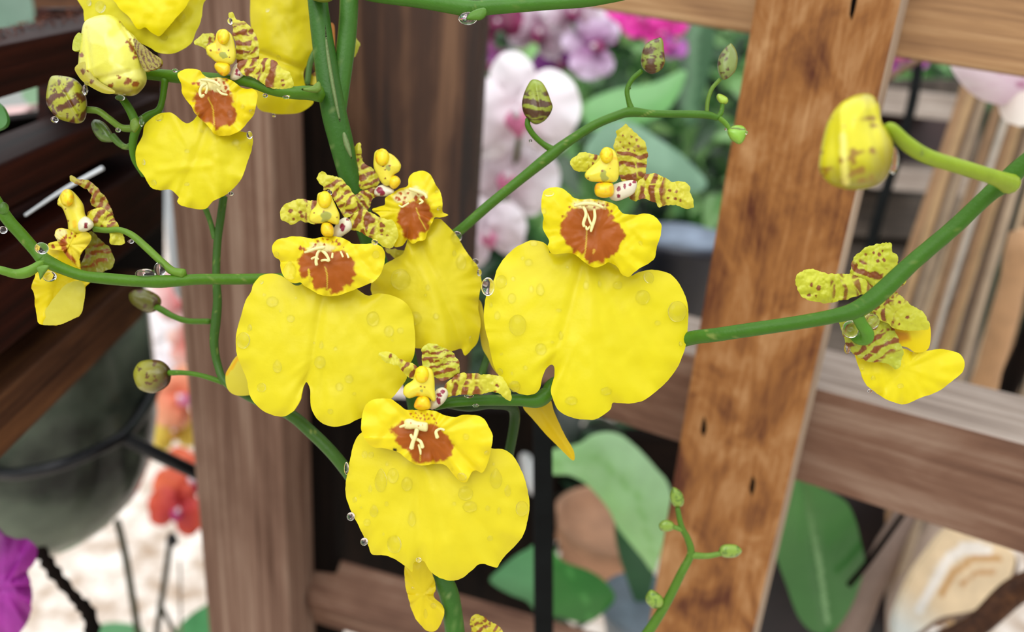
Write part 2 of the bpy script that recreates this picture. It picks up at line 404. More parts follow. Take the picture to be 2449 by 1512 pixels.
hrail('trellis_rail', 1180, 722, 2449, 1062, .0385, M['wood_rail'], 'long grey brown wooden rail behind the right post, at mid height', ext=(.0, .3))
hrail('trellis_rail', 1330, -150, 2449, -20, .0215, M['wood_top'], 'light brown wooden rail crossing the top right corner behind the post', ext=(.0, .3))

# left-centre posts
QL = P(560, 756, .295); 
def vpost(name, x0, x1, y, ytop, ybot, Q, n, t, mat, label, cat='post', bot2=None):
    l, r_ = hit(x0, y, Q, n), hit(x1, y, Q, n)
    return board(name, [vert_from(l, ytop), vert_from(r_, ytop), vert_from(r_, ybot), vert_from(l, ybot)], n*t, mat, label, cat)
NL = Vector((.12, .99, 0)).normalized()
vpost('trellis_post', 446, 668, 900, -600, 1750, QL, NL, .03, M['wood_grey'], 'grey brown wooden post left of centre behind the yellow orchids')
QB = P(940, 400, .335)
NB = Vector((.1, .995, 0)).normalized()
vpost('trellis_board', 715, 1142, 300, -600, 925, QB, NB, .018, M['wood_board'], 'wide dark streaked brown board behind the main green stalk', 'board')
vpost('post_shade_sheet', 640, 800, 1000, 200, 1700, P(720, 1100, .350), NB, .012, M['wood_black'], 'narrow added black sheet standing for shade behind the grey brown post', 'board')  # added sheet, its black stands for the shade beside the post
# low rail in front of the bottom
a0, a1 = P(735, 1315, .38), P(1500, 1534, .345)
a2, a3 = P(735, 1440, .36), P(1430, 1640, .33)
board('trellis_rail', [a0, a1, a3, a2], Vector((0, .01, -.022)), M['wood_rail'], 'low wooden rail under the lowest yellow orchid, running to the lower right', 'rail', top_mat=M['wood_rail'])
board('bottom_shade_sheet', [P(690, 980, .47), P(1330, 985, .47), P(1330, 1560, .60), P(690, 1420, .60)], Vector((0, .02, 0)), M['wood_black'],  # added sheet, black colour stands for the shaded interior
      'added black sheet standing for shade deep behind the bottom orchid', 'board')

POST = bpy.data.objects['trellis_post']
M['crack'] = flat_mat('dark_crack', '#0a0604', rough=.9, spec=.05)
def crack(pts):
    bm = bmesh.new(); vs = []
    q = [hit(x, y, QP-H2*.0002, H2) for x, y in pts]
    f = [bm.verts.new(p) for p in q]; g = [bm.verts.new(p+H2*.004) for p in q]; n = len(q)
    bm.faces.new(f); bm.faces.new(g[::-1])
    for i in range(n): bm.faces.new((f[i], g[i], g[(i+1) % n], f[(i+1) % n]))
    bmesh.ops.recalc_face_normals(bm, faces=bm.faces)
    me = bpy.data.meshes.new('crack'); bm.to_mesh(me); bm.free()
    o = link('crack', me, M['crack'], POST); o.matrix_parent_inverse = POST.matrix_world.inverted(); tag(o, 'short black crack in the wood')
crack([(1684, 996), (1688, 1010), (1689, 1030), (1682, 1046), (1676, 1030), (1680, 1008)])
crack([(1800, 1138), (1806, 1152), (1804, 1172), (1797, 1188), (1792, 1168), (1796, 1150)])
crack([(2038, -10), (2050, -4), (2044, 25), (2037, 48), (2032, 34), (2035, 10)])
# slats of the left side, running away from the camera
GD = (P(1250, -150, 1)-CLOC).normalized()
QS = P(0, 800, .225); NS = GD.cross(UP).normalized()      # points right
if NS.dot(_r) > 0: NS = -NS
def slat(y_top, y_bot, xe, mat, label, t=.02, x0=-260):
    a = hit(0, y_top, QS, NS); b = hit(0, y_bot, QS, NS)
    def ext(p, x):   # move along GD till image x
        c = p-CLOC; k = (x-CX)/FPX
        s = (k*c.dot(_f)-c.dot(_r))/(GD.dot(_r)-k*GD.dot(_f)); return p+GD*s
    return board('fence_slat', [ext(a, x0), ext(a, xe), ext(b, xe), ext(b, x0)], NS*t, mat, label, 'slat', bevel=.001)
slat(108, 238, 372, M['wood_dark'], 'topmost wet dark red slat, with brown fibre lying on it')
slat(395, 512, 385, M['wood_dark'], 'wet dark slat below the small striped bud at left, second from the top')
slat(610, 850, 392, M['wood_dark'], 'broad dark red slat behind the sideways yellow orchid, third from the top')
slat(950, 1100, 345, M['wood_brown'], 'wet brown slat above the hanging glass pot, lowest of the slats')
def on_s(px, py, off): return hit(px, py, QS+NS*off, NS)
board('added_backing', [on_s(125, 20, .022), on_s(392, 20, .022), on_s(392, 420, .022), on_s(125, 420, .022)], NS*.006, M['wood_dark'],
      'dark board closing the gap of the left slats behind the buds', 'board')
board('added_backing', [on_s(-300, 330, .03), on_s(395, 235, .03), on_s(395, 640, .03), on_s(-300, 1200, .03)], NS*.01, M['wood_black'],  # added sheet, shade between the slats put into its black colour
      'added black sheet standing for shade between the dark left slats', 'board')

# ------------------------------------------------------------------ ground and far walls
m, nt, b, out = newmat('pale_sand'); tcn = N(nt, 'ShaderNodeTexCoord')
n1 = N(nt, 'ShaderNodeTexNoise', Scale=14.0, Detail=10.0, Roughness=.7); nt.links.new(tcn.outputs['Object'], n1.inputs['Vector'])
cr = N(nt, 'ShaderNodeValToRGB'); cr.color_ramp.elements[0].position = .38; cr.color_ramp.elements[1].position = .6
cr.color_ramp.elements[0].color = lin('#a58c74')+(1,); cr.color_ramp.elements[1].color = lin('#efe6dc')+(1,)
nt.links.new(n1.outputs['Fac'], cr.inputs[0]); nt.links.new(cr.outputs[0], b.inputs['Base Color']); b.inputs['Roughness'].default_value = .8
M['sand'] = m
def quad(name, pts, mat, kind=None, label=None, cat=None):
    me = bpy.data.meshes.new(name); me.from_pydata([tuple(p) for p in pts], [], [(0, 1, 2, 3)])
    o = link(name, me, mat)
    md = o.modifiers.new('thickness', 'SOLIDIFY'); md.thickness = .03; md.offset = -1
    return tag(o, label, cat, None, kind)
quad('floor', [(-6, -3, 0), (6, -3, 0), (6, 7, 0), (-6, 7, 0)], M['sand'], 'structure')
M['hedge_wall'] = flat_mat('dark_shade_cloth', '#0f1a12', rough=.9, var=.3, vscale=4, col2='#22301f')
quad('wall_back', [(-.35, 2.6, 0), (6, 2.6, 0), (6, 2.6, 2.6), (-.35, 2.6, 2.6)], M['hedge_wall'], 'structure')

def leaves_cloud(name, centre, ext, n, size, cols, label, cat, seed, mat='leaf', group=None, droop=.5):
    """a bush: many individual bent leaves round a centre, one mesh"""
    rnd = random.Random(seed); V = []; F = []; CC = []
    for i in range(n):
        c = Vector((centre[0]+rnd.uniform(-1, 1)*ext[0], centre[1]+rnd.uniform(-1, 1)*ext[1], centre[2]+rnd.uniform(-1, 1)*ext[2]))
        d = Vector((rnd.uniform(-1, 1), rnd.uniform(-1, .6), rnd.uniform(-.4, 1))).normalized()
        s = d.cross(Vector((rnd.uniform(-.4, .4), -1, rnd.uniform(-.2, .6)))).normalized(); nn = s.cross(d)
        L = size*rnd.uniform(.6, 1.3); w = L*rnd.uniform(.16, .3); col = lin(rnd.choice(cols)); k0 = len(V)
        for j, (t, ww) in enumerate(((0, .15), (.25, .85), (.5, 1), (.78, .6), (1, .02))):
            bd = -UP*droop*L*t*t
            for q, e_ in ((-1, .12), (0, 0), (1, .12)):
                V.append(tuple(c+d*L*t+s*w*ww*q+nn*L*e_*ww*.5+bd)); CC.append(col)
        for j in range(4):
            for q in range(2):
                a = k0+j*3+q; F.append((a, a+1, a+4, a+3))
    o = to_mesh(name, V, F, np.array(CC), M[mat], None, origin=(centre[0], centre[1], centre[2]-ext[2]))
    return tag(o, label, cat, group)
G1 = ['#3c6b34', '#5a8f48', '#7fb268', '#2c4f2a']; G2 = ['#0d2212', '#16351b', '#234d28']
c = P(1560, 180, .95); leaves_cloud('leafy_bush', c, (.17, .06, .20), 520, .045, G1+['#8fc07a'], 'bright green leafy bush behind the white orchids, upper centre', 'bush', 1)
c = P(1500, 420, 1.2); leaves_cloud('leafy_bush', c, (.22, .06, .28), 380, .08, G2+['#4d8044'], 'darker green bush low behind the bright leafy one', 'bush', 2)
c = P(1700, 500, 1.75); leaves_cloud('leafy_bush', c, (.5, .1, .6), 700, .13, G2+['#0f2114'], 'deep dark green hedge at the back of the garden', 'hedge', 3)
c = P(2260, 150, 1.05); leaves_cloud('leafy_bush', c, (.09, .05, .07), 170, .035, G1, 'small green bush behind the top right corner of the trellis', 'bush', 4)
c = P(1250, 1150, .75); leaves_cloud('leafy_bush', c, (.09, .06, .13), 160, .06, G2, 'dark green leaves behind the black pole', 'bush', 5)

# ------------------------------------------------------------------ traced big leaves (blurred, behind the trellis)
LG = '#8fc27c'
sheet('orchid_leaf', cp('R5', [(470, 340), (560, 320), (640, 300), (720, 245), (820, 228), (900, 250), (980, 310), (1060, 390), (1130, 470), (1195, 550), (1230, 700), (1200, 850), (1150, 1000), (1110, 1120), (1050, 1050), (960, 940), (880, 840), (820, 720), (740, 620), (660, 545), (560, 500), (470, 500), (400, 470), (400, 360)]), M['leaf'], None, '#a6dc90',
      [('grad', (1560, 1050), (1400, 1150), '#b8e4ae'), ('line', cp('R5', [(470, 420), (760, 400), (1000, 640), (1120, 1050)]), 5, '#98d080')], res=14, thick=.0015, d=.40, tx=.05, ty=-.03, sx=.012, sy=.01, edge=.006, er=60, nz=.002,
      label='broad pale green arching orchid leaf between black pole and post', cat='leaf')
sheet('orchid_leaf', cp('R5', [(870, 800), (960, 930), (1060, 1050), (1110, 1120), (1090, 1250), (1060, 1400), (1000, 1330), (940, 1180), (890, 1020), (865, 900)]), M['leaf'], None, '#35603a', None, res=14, thick=.0015, d=.44, tx=.03, edge=.004, er=40,
      label='dark green narrow leaf hanging under the pale arching leaf', cat='leaf')
sheet('orchid_leaf', cp('R5', [(60, 1180), (120, 1110), (200, 1040), (290, 985), (400, 960), (400, 1400), (300, 1310), (180, 1260)]), M['leaf'], None, '#3f7d4a', [('grad', (1230, 1380), (1210, 1440), '#5a9c66')], res=14, thick=.0015, d=.42, tx=-.06, ty=.04, edge=.004, er=50,
      label='glossy green leaf left of the black pole near the bottom', cat='leaf')
sheet('orchid_leaf', cp('R5', [(440, 960), (500, 1030), (560, 1070), (680, 1110), (770, 1160), (830, 1220), (860, 1290), (800, 1370), (700, 1440), (600, 1440), (500, 1400), (440, 1380)]), M['leaf'], None, '#2f7a2c', [('line', cp('R5', [(480, 1000), (640, 1200), (700, 1400)]), 4, '#4a9644')], res=14, thick=.0015, d=.42, tx=.05, ty=.04, edge=.006, er=40,
      label='mid green leaf just right of the black pole near the bottom', cat='leaf')
sheet('orchid_leaf', cp('R6', [(285, 640), (400, 690), (520, 740), (620, 800), (670, 900), (700, 1020), (720, 1130), (690, 1260), (640, 1380), (560, 1500), (500, 1520), (430, 1500), (360, 1420), (300, 1260), (250, 1120), (225, 1000), (240, 880), (260, 750)]), M['leaf'], None, '#35712f',
      [('line', cp('R6', [(370, 690), (430, 900), (480, 1150), (520, 1450)]), 7, '#7aa86f'), ('grad', cp('R6', [(330, 800)])[0], cp('R6', [(480, 1100)])[0], '#5a9a4c')], res=7, thick=.0018, d=.36, tx=.02, ty=.06, edge=.006, er=50, creases=[(cp('R6', [(370, 690)])[0], cp('R6', [(520, 1480)])[0], .004, 16)],
      label='large dark green oval orchid leaf right of the wooden post', cat='leaf')
sheet('orchid_leaf', [(1440, 300), (1500, 290), (1570, 330), (1640, 380), (1690, 440), (1650, 460), (1560, 440), (1480, 400), (1400, 370)], M['leaf'], None, '#7fa68a', [('speck', 60, .2, '#8fb79a', 3)], res=16, thick=.0015, d=.60, tx=.06, ty=.05, edge=.006, er=40,
      label='pale blue green leaf behind the upright petal of the biggest yellow orchid', cat='leaf')
sheet('orchid_leaf', [(1400, 250), (1470, 215), (1560, 200), (1640, 170), (1600, 260), (1520, 300), (1420, 310)], M['leaf'], None, '#6fae62', None, res=16, thick=.0015, d=.62, tx=-.04, edge=.006, er=40,
      label='light green leaf under the row of buds on the upper right branch', cat='leaf')
sheet('orchid_leaf', [(1640, 20), (1690, 20), (1710, 90), (1690, 200), (1660, 300), (1625, 260), (1622, 150), (1628, 70)], M['leaf'], None, '#2a5a2e', [('line', [(1665, 20), (1650, 280)], 8, '#5d8a5e')], res=16, thick=.0015, d=.84, edge=.006, er=30,
      label='long dark green upright leaf below the top rail', cat='leaf')
sheet('orchid_leaf', cp('C1', [(150, 650), (200, 620), (300, 585), (330, 600), (330, 740), (230, 745), (180, 700)]), M['leaf'], None, '#7ea57e', None, res=12, thick=.001, d=.40, label='pale green leaf glimpsed between the top two dark slats', cat='leaf')
sheet('orchid_leaf', cp('C1', [(-60, 700), (0, 720), (40, 770), (60, 840), (30, 890), (-60, 900)]), M['leaf'], None, '#3f7a30', None, res=8, thick=.001, d=.17, label='small green leaf tip at the left edge of the view', cat='leaf')
sheet('orchid_leaf', [(-40, -20), (60, -30), (80, 60), (20, 100), (-40, 90)], M['leaf'], None, '#5f7f6a', None, res=14, thick=.001, d=.5, label='grey green leaf above the fibre in the top left corner', cat='leaf')
sheet('orchid_leaf', cp('R4', [(380, 1512), (480, 1470), (600, 1480), (640, 1512), (620, 1600), (400, 1600)]), M['leaf'], None, '#5f9a6a', None, res=14, thick=.001, d=.6, tx=-.03, label='pale green leaf tip at the bottom left between two wires', cat='leaf')
sheet('orchid_leaf', cp('R4', [(780, 1512), (840, 1440), (900, 1400), (960, 1380), (980, 1560), (800, 1600)]), M['leaf'], None, '#4f9a5e', None, res=14, thick=.001, d=.55, tx=-.03, label='green leaf at the foot of the grey brown post', cat='leaf')

# ------------------------------------------------------------------ background orchids
def phal(cx, cy, d, R, cols, label, cat='flower', rot=0, group=None, lipcol='#dd7fa6', yaw=0.0, spots=None):
    """five-petalled moth orchid of radius R px built round its centre"""
    t = thing('moth_orchid', label, cat, P(cx, cy, d), group)
    base, tint = cols
    def pet(name, ang, L, w, dz, lay=None):
        a = math.radians(ang+rot); ux, uy = math.cos(a), -math.sin(a); vx, vy = -uy, ux
        prof = ((0, .16), (.15, .5), (.4, .92), (.65, 1), (.85, .72), (.97, .3))
        pts = [(cx+ux*R*L*s+vx*R*w*q, cy+uy*R*L*s+vy*R*w*q) for s, q in prof]+[(cx+ux*R*L*s-vx*R*w*q, cy+uy*R*L*s-vy*R*w*q) for s, q in reversed(prof)]
        lays = [('grad', (cx, cy), (cx+ux*R*L*.9, cy+uy*R*L*.9), tint), ('rays', (cx, cy), 14, tint, .25, 3)]
        if spots: lays.append(('speck', R*.09, .45, spots, int(ang)))
        sheet(name, pts, M['phal'], t, base, lays, res=max(7, R*.09), thick=.0008, d=d+dz, sx=.05*R/FPX, sy=.05*R/FPX, ruf=.0015, k=5, nz=.002, nzs=R*.5, seed=ang, tx=ux*.02, edge=.002, er=R*.2)
    pet('sepal', 90, 1.0, .36, .006); pet('sepal', 215, .98, .36, .006); pet('sepal', 325, .98, .36, .006)
    pet('petal', 8, 1.05, .56, 0); pet('petal', 172, 1.05, .56, 0)
    a = math.radians(rot)
    def rp(x, y): return (cx+R*(x*math.cos(a)-y*math.sin(a)*-1), cy+R*(-x*math.sin(a)+y*math.cos(a)))
    pillow('lip', [rp(-.16, .02), (rp(0, -.08)), rp(.16, .02), rp(.2, .16), rp(.1, .3), rp(0, .42), rp(-.1, .3), rp(-.2, .16)], d-.006, .006, M['phal'], t, lipcol, None, res=max(6, R*.06))
    pillow('column', [rp(-.07, -.06), rp(0, -.12), rp(.07, -.06), rp(.06, .08), rp(-.06, .08)], d-.011, .004, M['phal'], t, '#f2e2ea', None, res=max(5, R*.05))
    return t
WP = ('#fdfafd', '#f9eaf1'); PW_ = ('#f3e8f4', '#7a1050'); MG = ('#f02ab4', '#d01f90'); WW = ('#fdfbfd', '#f6f0f4')
phal(1235, 270, .44, 150, WP, 'large white moth orchid with pink centre right of the wide board', rot=6)
phal(1215, 420, .47, 120, ('#fdf9fd', '#f3e3ea'), 'white moth orchid below the large pink-centred one', rot=-15)
phal(1165, 560, .46, 95, ('#fbf5fa', '#ecdae4'), 'lowest pale pink moth orchid beside the wide board', rot=20)
for i, (x, y, R, r_) in enumerate([(1190, 50, 62, 10), (1290, 75, 80, -20), (1335, 145, 62, 30), (1420, 110, 80, 80), (1170, 150, 52, 0), (1255, 10, 70, 40), (1370, 25, 75, 0)]):
    phal(x, y, .62+.03*(i % 3), R, [('#8c1452', '#5e0a34'), PW_, ('#a24bb0', '#6c1c78'), ('#ead8f0', '#8c2a80'), ('#7c1048', '#b868b8'), WW, PW_][i],
         ['deep crimson orchid just below the thick green branch, nearest the board', 'purple-centred white orchid in the middle of the purple cluster', 'violet orchid right above the large white pink-centred one', 'white orchid with purple heart left of the green bush', 'small crimson orchid against the edge of the wide board', 'plain white orchid half hidden behind the thick top branch', 'white orchid with purple centre under the left end of the top rail'][i], rot=r_, lipcol='#8a1a5c', spots='#8a2a72' if i % 2 == 0 else None)
for i, (x, y, R, lb) in enumerate([(1440, 40, 52, 'magenta blossom touching the top rail, leftmost of the pink ones'), (1440, 90, 38, 'magenta blossom hanging lowest at the left of the green bush'), (1530, 40, 52, 'magenta blossom in the middle under the top rail'), (1580, 80, 48, 'bright pink blossom above the second small bud'), (1610, 45, 42, 'rightmost magenta blossom under the top rail'), (1612, 110, 34, 'small lilac pink blossom beside the dark upright leaf')]):
    phal(x, y, .8, R, MG if i != 5 else ('#c46fc4', '#a64aa6'), lb, rot=i*31, lipcol='#f06ac0')
phal(2150, 120, .62, 80, ('#d86fd0', '#b33aa0'), 'violet pink orchid behind the post under the top right rail', rot=10)
def ostem(pts, label): tube('flower_spray', pts, M['stem'], base='#5a6f3c', label=label, cat='flower stalk', n=8, seg=8)
ostem([(980, 2400, .75, 12), (1000, 1500, .60, 8), (1010, 700, .50, 8), (1050, 330, .47, 8), (1130, 230, .46, 8), (1235, 275, .455, 7), (1225, 420, .482, 7), (1165, 565, .475, 6)], 'arching stem carrying the three pale moth orchids')
ostem([(1080, 2600, 1.0, 10), (1090, 1500, .8, 8), (1100, 400, .75, 8), (1130, 30, .74, 8), (1190, 50, .72, 7), (1255, 10, .73, 7), (1290, 75, .72, 7), (1335, 145, .735, 6), (1420, 110, .72, 6), (1370, 25, .70, 6)], 'stem of the purple and white orchid cluster')
ostem([(560, 2700, .95, 8), (560, 1600, .76, 7), (545, 900, .68, 7), (500, 620, .66, 7), (440, 705, .64, 6), (455, 820, .68, 6), (440, 960, .66, 6), (420, 1032, .68, 5)], 'arching stem of the red and orange orchids behind the grey post')
ostem([(520, 2400, 1.3, 8), (520, 1300, .9, 7), (500, 800, .84, 7), (440, 740, .83, 6), (425, 772, .82, 6), (400, 872, .82, 5)], 'stem of the plain white orchids in the left gap')
ostem([(600, 2700, .9, 8), (560, 1600, .72, 7), (520, 1120, .64, 6), (450, 1162, .635, 6), (420, 1228, .60, 5)], 'stem of the two lowest red orange orchids')
# large petal top right
t = thing('moth_orchid', 'white moth orchid with pale pink dotted veins in the top right corner', 'flower', P(2449, 150, .30))
sheet('petal', cp('R7', [(670, 230), (665, 310), (690, 400), (730, 470), (790, 540), (860, 590), (960, 625), (1050, 620), (1131, 560), (1250, 450), (1300, 200), (1100, 120), (850, 130)]), M['phal'], t, '#f8f2f5',
      [('grad', (2500, 130), (2290, 190), '#e3bcd4'), ('rays', (2490, 170), 26, '#dcb4cc', .3, 4), ('dots', cp('R7', [(995, 430, 5), (1030, 468, 5), (1085, 500, 5), (1122, 440, 6), (1125, 520, 5)]), '#b96a96')], res=12, thick=.0008, d=.30, sx=.01, sy=.008, tx=.03, edge=.003, er=30)
sheet('sepal', cp('R7', [(985, 600), (990, 680), (1020, 730), (1080, 755), (1140, 760), (1300, 700), (1300, 520), (1100, 560)]), M['phal'], t, '#eaded6', [('grad', (2460, 300), (2420, 240), '#f2ece2')], res=12, thick=.0008, d=.308, sx=.006)
# magenta petal, bottom left
t = thing('moth_orchid', 'deep magenta orchid cut off by the lower left corner', 'flower', P(-20, 1420, .22))
sheet('petal', cp('R4', [(-60, 1050), (20, 1080), (70, 1100), (120, 1100), (160, 1140), (150, 1200), (120, 1240), (135, 1300), (138, 1400), (110, 1480), (60, 1540), (-60, 1560)]), M['phal'], t, '#b434ac', [('rays', (-60, 1400), 12, '#7e1c7c', .5, 4), ('grad', (-20, 1290), (40, 1330), '#7c1d78')], res=9, thick=.0008, d=.25, sx=.006, sy=.006, ruf=.002, edge=.003, er=25)
# blossoms behind the gap left of the grey post
OR = ('#e8683e', '#c43420')
phal(440, 700, .62, 84, ('#f6e6e2', '#cf3038'), 'red and white orchid just left of the grey brown post', rot=20, lipcol='#c8242c')
phal(455, 820, .66, 60, ('#f4d8cc', '#d8503a'), 'pale orange-flushed orchid below the red and white one', rot=70)
phal(425, 770, .8, 90, WW, 'plain white orchid behind the left gap', rot=0, lipcol='#eee0e0')
phal(400, 870, .8, 90, WW, 'plain white orchid above the black bracket', rot=40, lipcol='#eee0e0')
phal(430, 950, .64, 80, ('#f2b890', '#e0603a'), 'orange orchid just above the black bracket', rot=50)
phal(415, 1030, .66, 64, ('#ecd860', '#d8b838'), 'pale yellow orchid behind the black bracket', rot=10, lipcol='#c88a28')
phal(458, 1150, .62, 92, ('#e8754a', '#d04a2a'), 'orange orchid beneath the black bracket', rot=30, lipcol='#a81c4c')
phal(425, 1222, .58, 72, ('#d8542e', '#c0283c'), 'red orange orchid with magenta lip left of the grey post', rot=-20, lipcol='#b01c70')
phal(1390, 1262, .62, 46, ('#8a5a9c', '#5a2a72'), 'small purple orchid under the pale arching leaf', rot=15, lipcol='#5c2274')

# ------------------------------------------------------------------ far things
def lathe(name, c, prof, mat, parent=None, seg=48, label=None, cat=None, cols=None):
    V = []; F = []
    for (r_, z) in prof:
        for j in range(seg): a = 2*math.pi*j/seg; V.append((c.x+r_*math.cos(a), c.y+r_*math.sin(a), c.z+z))
    for i in range(len(prof)-1):
        for j in range(seg): a = i*seg+j; b_ = i*seg+(j+1) % seg; F.append((a, b_, b_+seg, a+seg))
    F.append(tuple(range(seg))[::-1]); k = (len(prof)-1)*seg; F.append(tuple(range(k, k+seg)))
    o = to_mesh(name, V, F, None, mat, parent, origin=tuple(c) if parent is None else None)
    if label: tag(o, label, cat)
    return o
# hanging glass pot, left
M['pot_glass'] = glass_mat('greenish_glass', (.85, .92, .88), rough=.08, ior=1.2)
M['moss'] = flat_mat('wet_moss_and_bark', '#141812', rough=.6, var=.4, vscale=22, col2='#7d8574', bump=.6, bscale=60)
pc = P(95, 1275, .40)
pot = thing('hanging_glass_pot', 'grey green glass pot of moss hanging in a black wire ring, lower left', 'pot', pc)
k = .40/FPX
prof = [(30*k, 0), (110*k, 12*k), (180*k, 50*k), (230*k, 110*k), (262*k, 190*k), (280*k, 290*k), (286*k, 400*k), (284*k, 520*k), (280*k, 640*k)]
lathe('glass_wall', pc, prof, M['pot_glass'], pot)
lathe('moss', pc+UP*3*k, [(max(5*k, r_-7*k), z*.93+2*k) for r_, z in prof], M['moss'], pot)
tube('wire_ring', [(-120, 1095, .338, 16), (0, 1132, .316, 16), (80, 1128, .310, 16), (180, 1100, .313, 15), (290, 1045, .332, 14), (340, 985, .362, 15), (368, 930, .385, 14), (374, 880, .40, 12)], M['black_wire'],
     label='curved black metal ring round the glass pot', cat='ring')
tube('bracket_arm', [(288, 1043, .334, 16), (350, 1074, .34, 16), (420, 1108, .348, 16), (475, 1134, .356, 16), (520, 1156, .362, 16)], M['black_wire'], label='short black metal arm from the pot ring to the grey post', cat='bracket')
tube('dark_twig', [(95, 1315, .33, 14), (130, 1370, .33, 14), (180, 1430, .33, 13), (215, 1475, .33, 17), (225, 1560, .33, 13)], M['wood_black'], jitter=.3, label='dark knobbly twig under the glass pot', cat='twig')
tube('plant_stake', [(280, 1245, .48, 8), (300, 1330, .48, 8), (330, 1512, .48, 8), (335, 1580, .48, 8)], M['stem'], base='#3a463c', label='dark green thin stake under the glass pot, leftmost', cat='stake')
tube('plant_stake', [(408, 1290, .5, 7), (395, 1380, .5, 7), (375, 1512, .5, 7), (370, 1580, .5, 7)], M['stem'], base='#2f3830', label='dark thin stake under the red orange orchid', cat='stake')
tube('plant_stake', [(380, 1440, .52, 5), (415, 1512, .52, 5), (430, 1560, .52, 5)], M['stem'], base='#2f3830', label='short slanting dark stake at the bottom left', cat='stake')
tube('plant_stake', [(430, 1340, .54, 3), (432, 1512, .54, 3), (432, 1580, .54, 3)], M['stem'], base='#7a7f84', label='thin grey wire stake beside the grey brown post', cat='stake')
pillow('clip', [(398, 1285), (412, 1272), (426, 1290), (420, 1306), (400, 1306)], .49, .004, M['black_wire'], None, '#222222', label='small black clip on the thin stake', cat='clip')
# white tubes glimpsed left of post
tube('white_pole', [(386, 200, .42, 10), (400, 420, .43, 12), (410, 560, .44, 12), (420, 640, .45, 13), (432, 700, .46, 13), (500, 770, .48, 12), (560, 1000, .56, 12), (600, 1600, .8, 12)], M['white_plastic'], label='thin white pole seen left of the grey brown post', cat='pole')
tube('white_rod', [(60, 515, .218, 3), (150, 455, .228, 4), (245, 402, .238, 5)], M['white_plastic'], label='thin pinkish white rod lying on the third slat', cat='rod')
board('dark_beam', [P(-120, -80, .50), P(215, -90, .54), P(215, 60, .54), P(-120, 60, .50)], Vector((0, .02, 0)), M['wood_brown'], 'dark brown beam behind the fibre in the top left corner', 'beam')
# pink strip between slats
board('pink_strip', [P(-120, 268, .36), P(78, 250, .38), P(40, 285, .37), P(-120, 320, .355)], Vector((0, .01, 0)), flat_mat('pink_board', '#c9a8a4', var=.1), 'pale pink strip seen between the top two slats', 'board')
# black pole at bottom centre
pa, pb = P(1299, 930, .27), P(1299, 1700, .30)
w = 25/FPX*.28
board('black_pole', [P(1274, 930, .27), P(1321, 930, .27), P(1325, 1700, .30), P(1278, 1700, .30)], Vector((0, .006, 0)), M['black_metal'], 'flat black metal upright right of the lowest orchid', 'pole')
# shelves and dark things behind right part
def slab(px0, py0, px1, py1, d, th, mat, label, cat, tilt=0, name='shelf_plank'):
    return board(name, [P(px0, py0, d), P(px1, py0+tilt, d), P(px1, py1+tilt, d), P(px0, py1, d)], Vector((0, th, 0)), mat, label, cat)
slab(2080, 205, 2340, 268, .62, .18, M['wood_weathered'], 'greyish plank behind the near blurred bud, upper of the two behind the right post', 'plank', 30)
slab(2080, 400, 2320, 450, .64, .16, M['wood_weathered'], 'greyish plank at the height of the near blurred bud, lower one', 'plank', 20)
slab(2060, 270, 2320, 378, .70, .10, wood_mat('maroon_wood', '#1a0605', '#2a0d0a', '#3a1612'), 'dark maroon panel behind the reeds', 'panel', 20, 'panel')
M['crate'] = wood_mat('grey_brown_crate', '#2c2622', '#4d443c', '#6d6258', rough=.8)  # grey brown wood for crate boards and shelf back
slab(1960, 460, 2330, 560, .74, .06, M['crate'], 'grey brown crate boards behind the back-turned yellow orchid, upper', 'crate', 20, 'crate')
slab(1950, 575, 2330, 700, .76, .04, M['crate'], 'grey brown crate boards behind the back-turned yellow orchid, middle', 'crate', 20, 'crate')
slab(1940, 715, 2330, 860, .78, .02, M['crate'], 'grey brown crate boards behind the back-turned yellow orchid, lower', 'crate', 20, 'crate')
board('back_board', [P(1935, 190, .81), P(2345, 190, .81), P(2345, 1500, 1.2), P(1935, 1500, 1.2)], Vector((0, .02, 0)), M['crate'], 'grey brown backing of the shelf behind the reeds', 'board')
tube('brown_twig', [(2085, 215, .34, 8), (2160, 165, .34, 8), (2270, 105, .34, 8)], M['reed'], base='#6b503c', label='brown twig slanting up behind the near blurred bud', cat='twig')
tube('dark_rod', [(2205, 60, .5, 12), (2190, 200, .5, 12), (2165, 310, .5, 12), (2100, 520, .5, 13), (2060, 700, .5, 13)], M['black_metal'], label='dark rod running down behind the near blurred bud', cat='rod')
rnd = random.Random(12); ORD = 'first second third fourth fifth sixth seventh eighth ninth tenth eleventh twelfth thirteenth fourteenth fifteenth sixteenth seventeenth eighteenth nineteenth twentieth'.split()
RC = ['#9a7856', '#b8986f', '#6d5540', '#a8947c', '#ccb392', '#86694c', '#c6bcae']; RN = ['brown tan', 'tan', 'dark brown', 'greyish tan', 'pale straw', 'brown', 'pale grey']
RL = ['leftmost tan reed of the slanting bundle behind the rail', 'pale reed second from the left in the slanting bundle']
for i in range(20):
    x6 = 2180+i*21+rnd.uniform(-4, 4); s = -.34+.005*i+rnd.uniform(-.02, .02); w_ = rnd.uniform(5, 12); d_ = .46+.018*(i % 5)+rnd.uniform(0, .004)
    y0, y1 = 120, 1500
    tube('reed', [(x6+s*(y-600)+rnd.uniform(-4, 4), y, d_*(1+.00016*(y-600)), w_) for y in (y0, 400, 700, 1000, y1)], M['reed'], base=RC[i % 7], jitter=.06, n=5, seg=9,
         label='%s dry reed, %s from the left in the slanting bundle behind the right rail' % (RN[i % 7], ORD[i]), cat='reed', group='reeds of the slanting bundle')
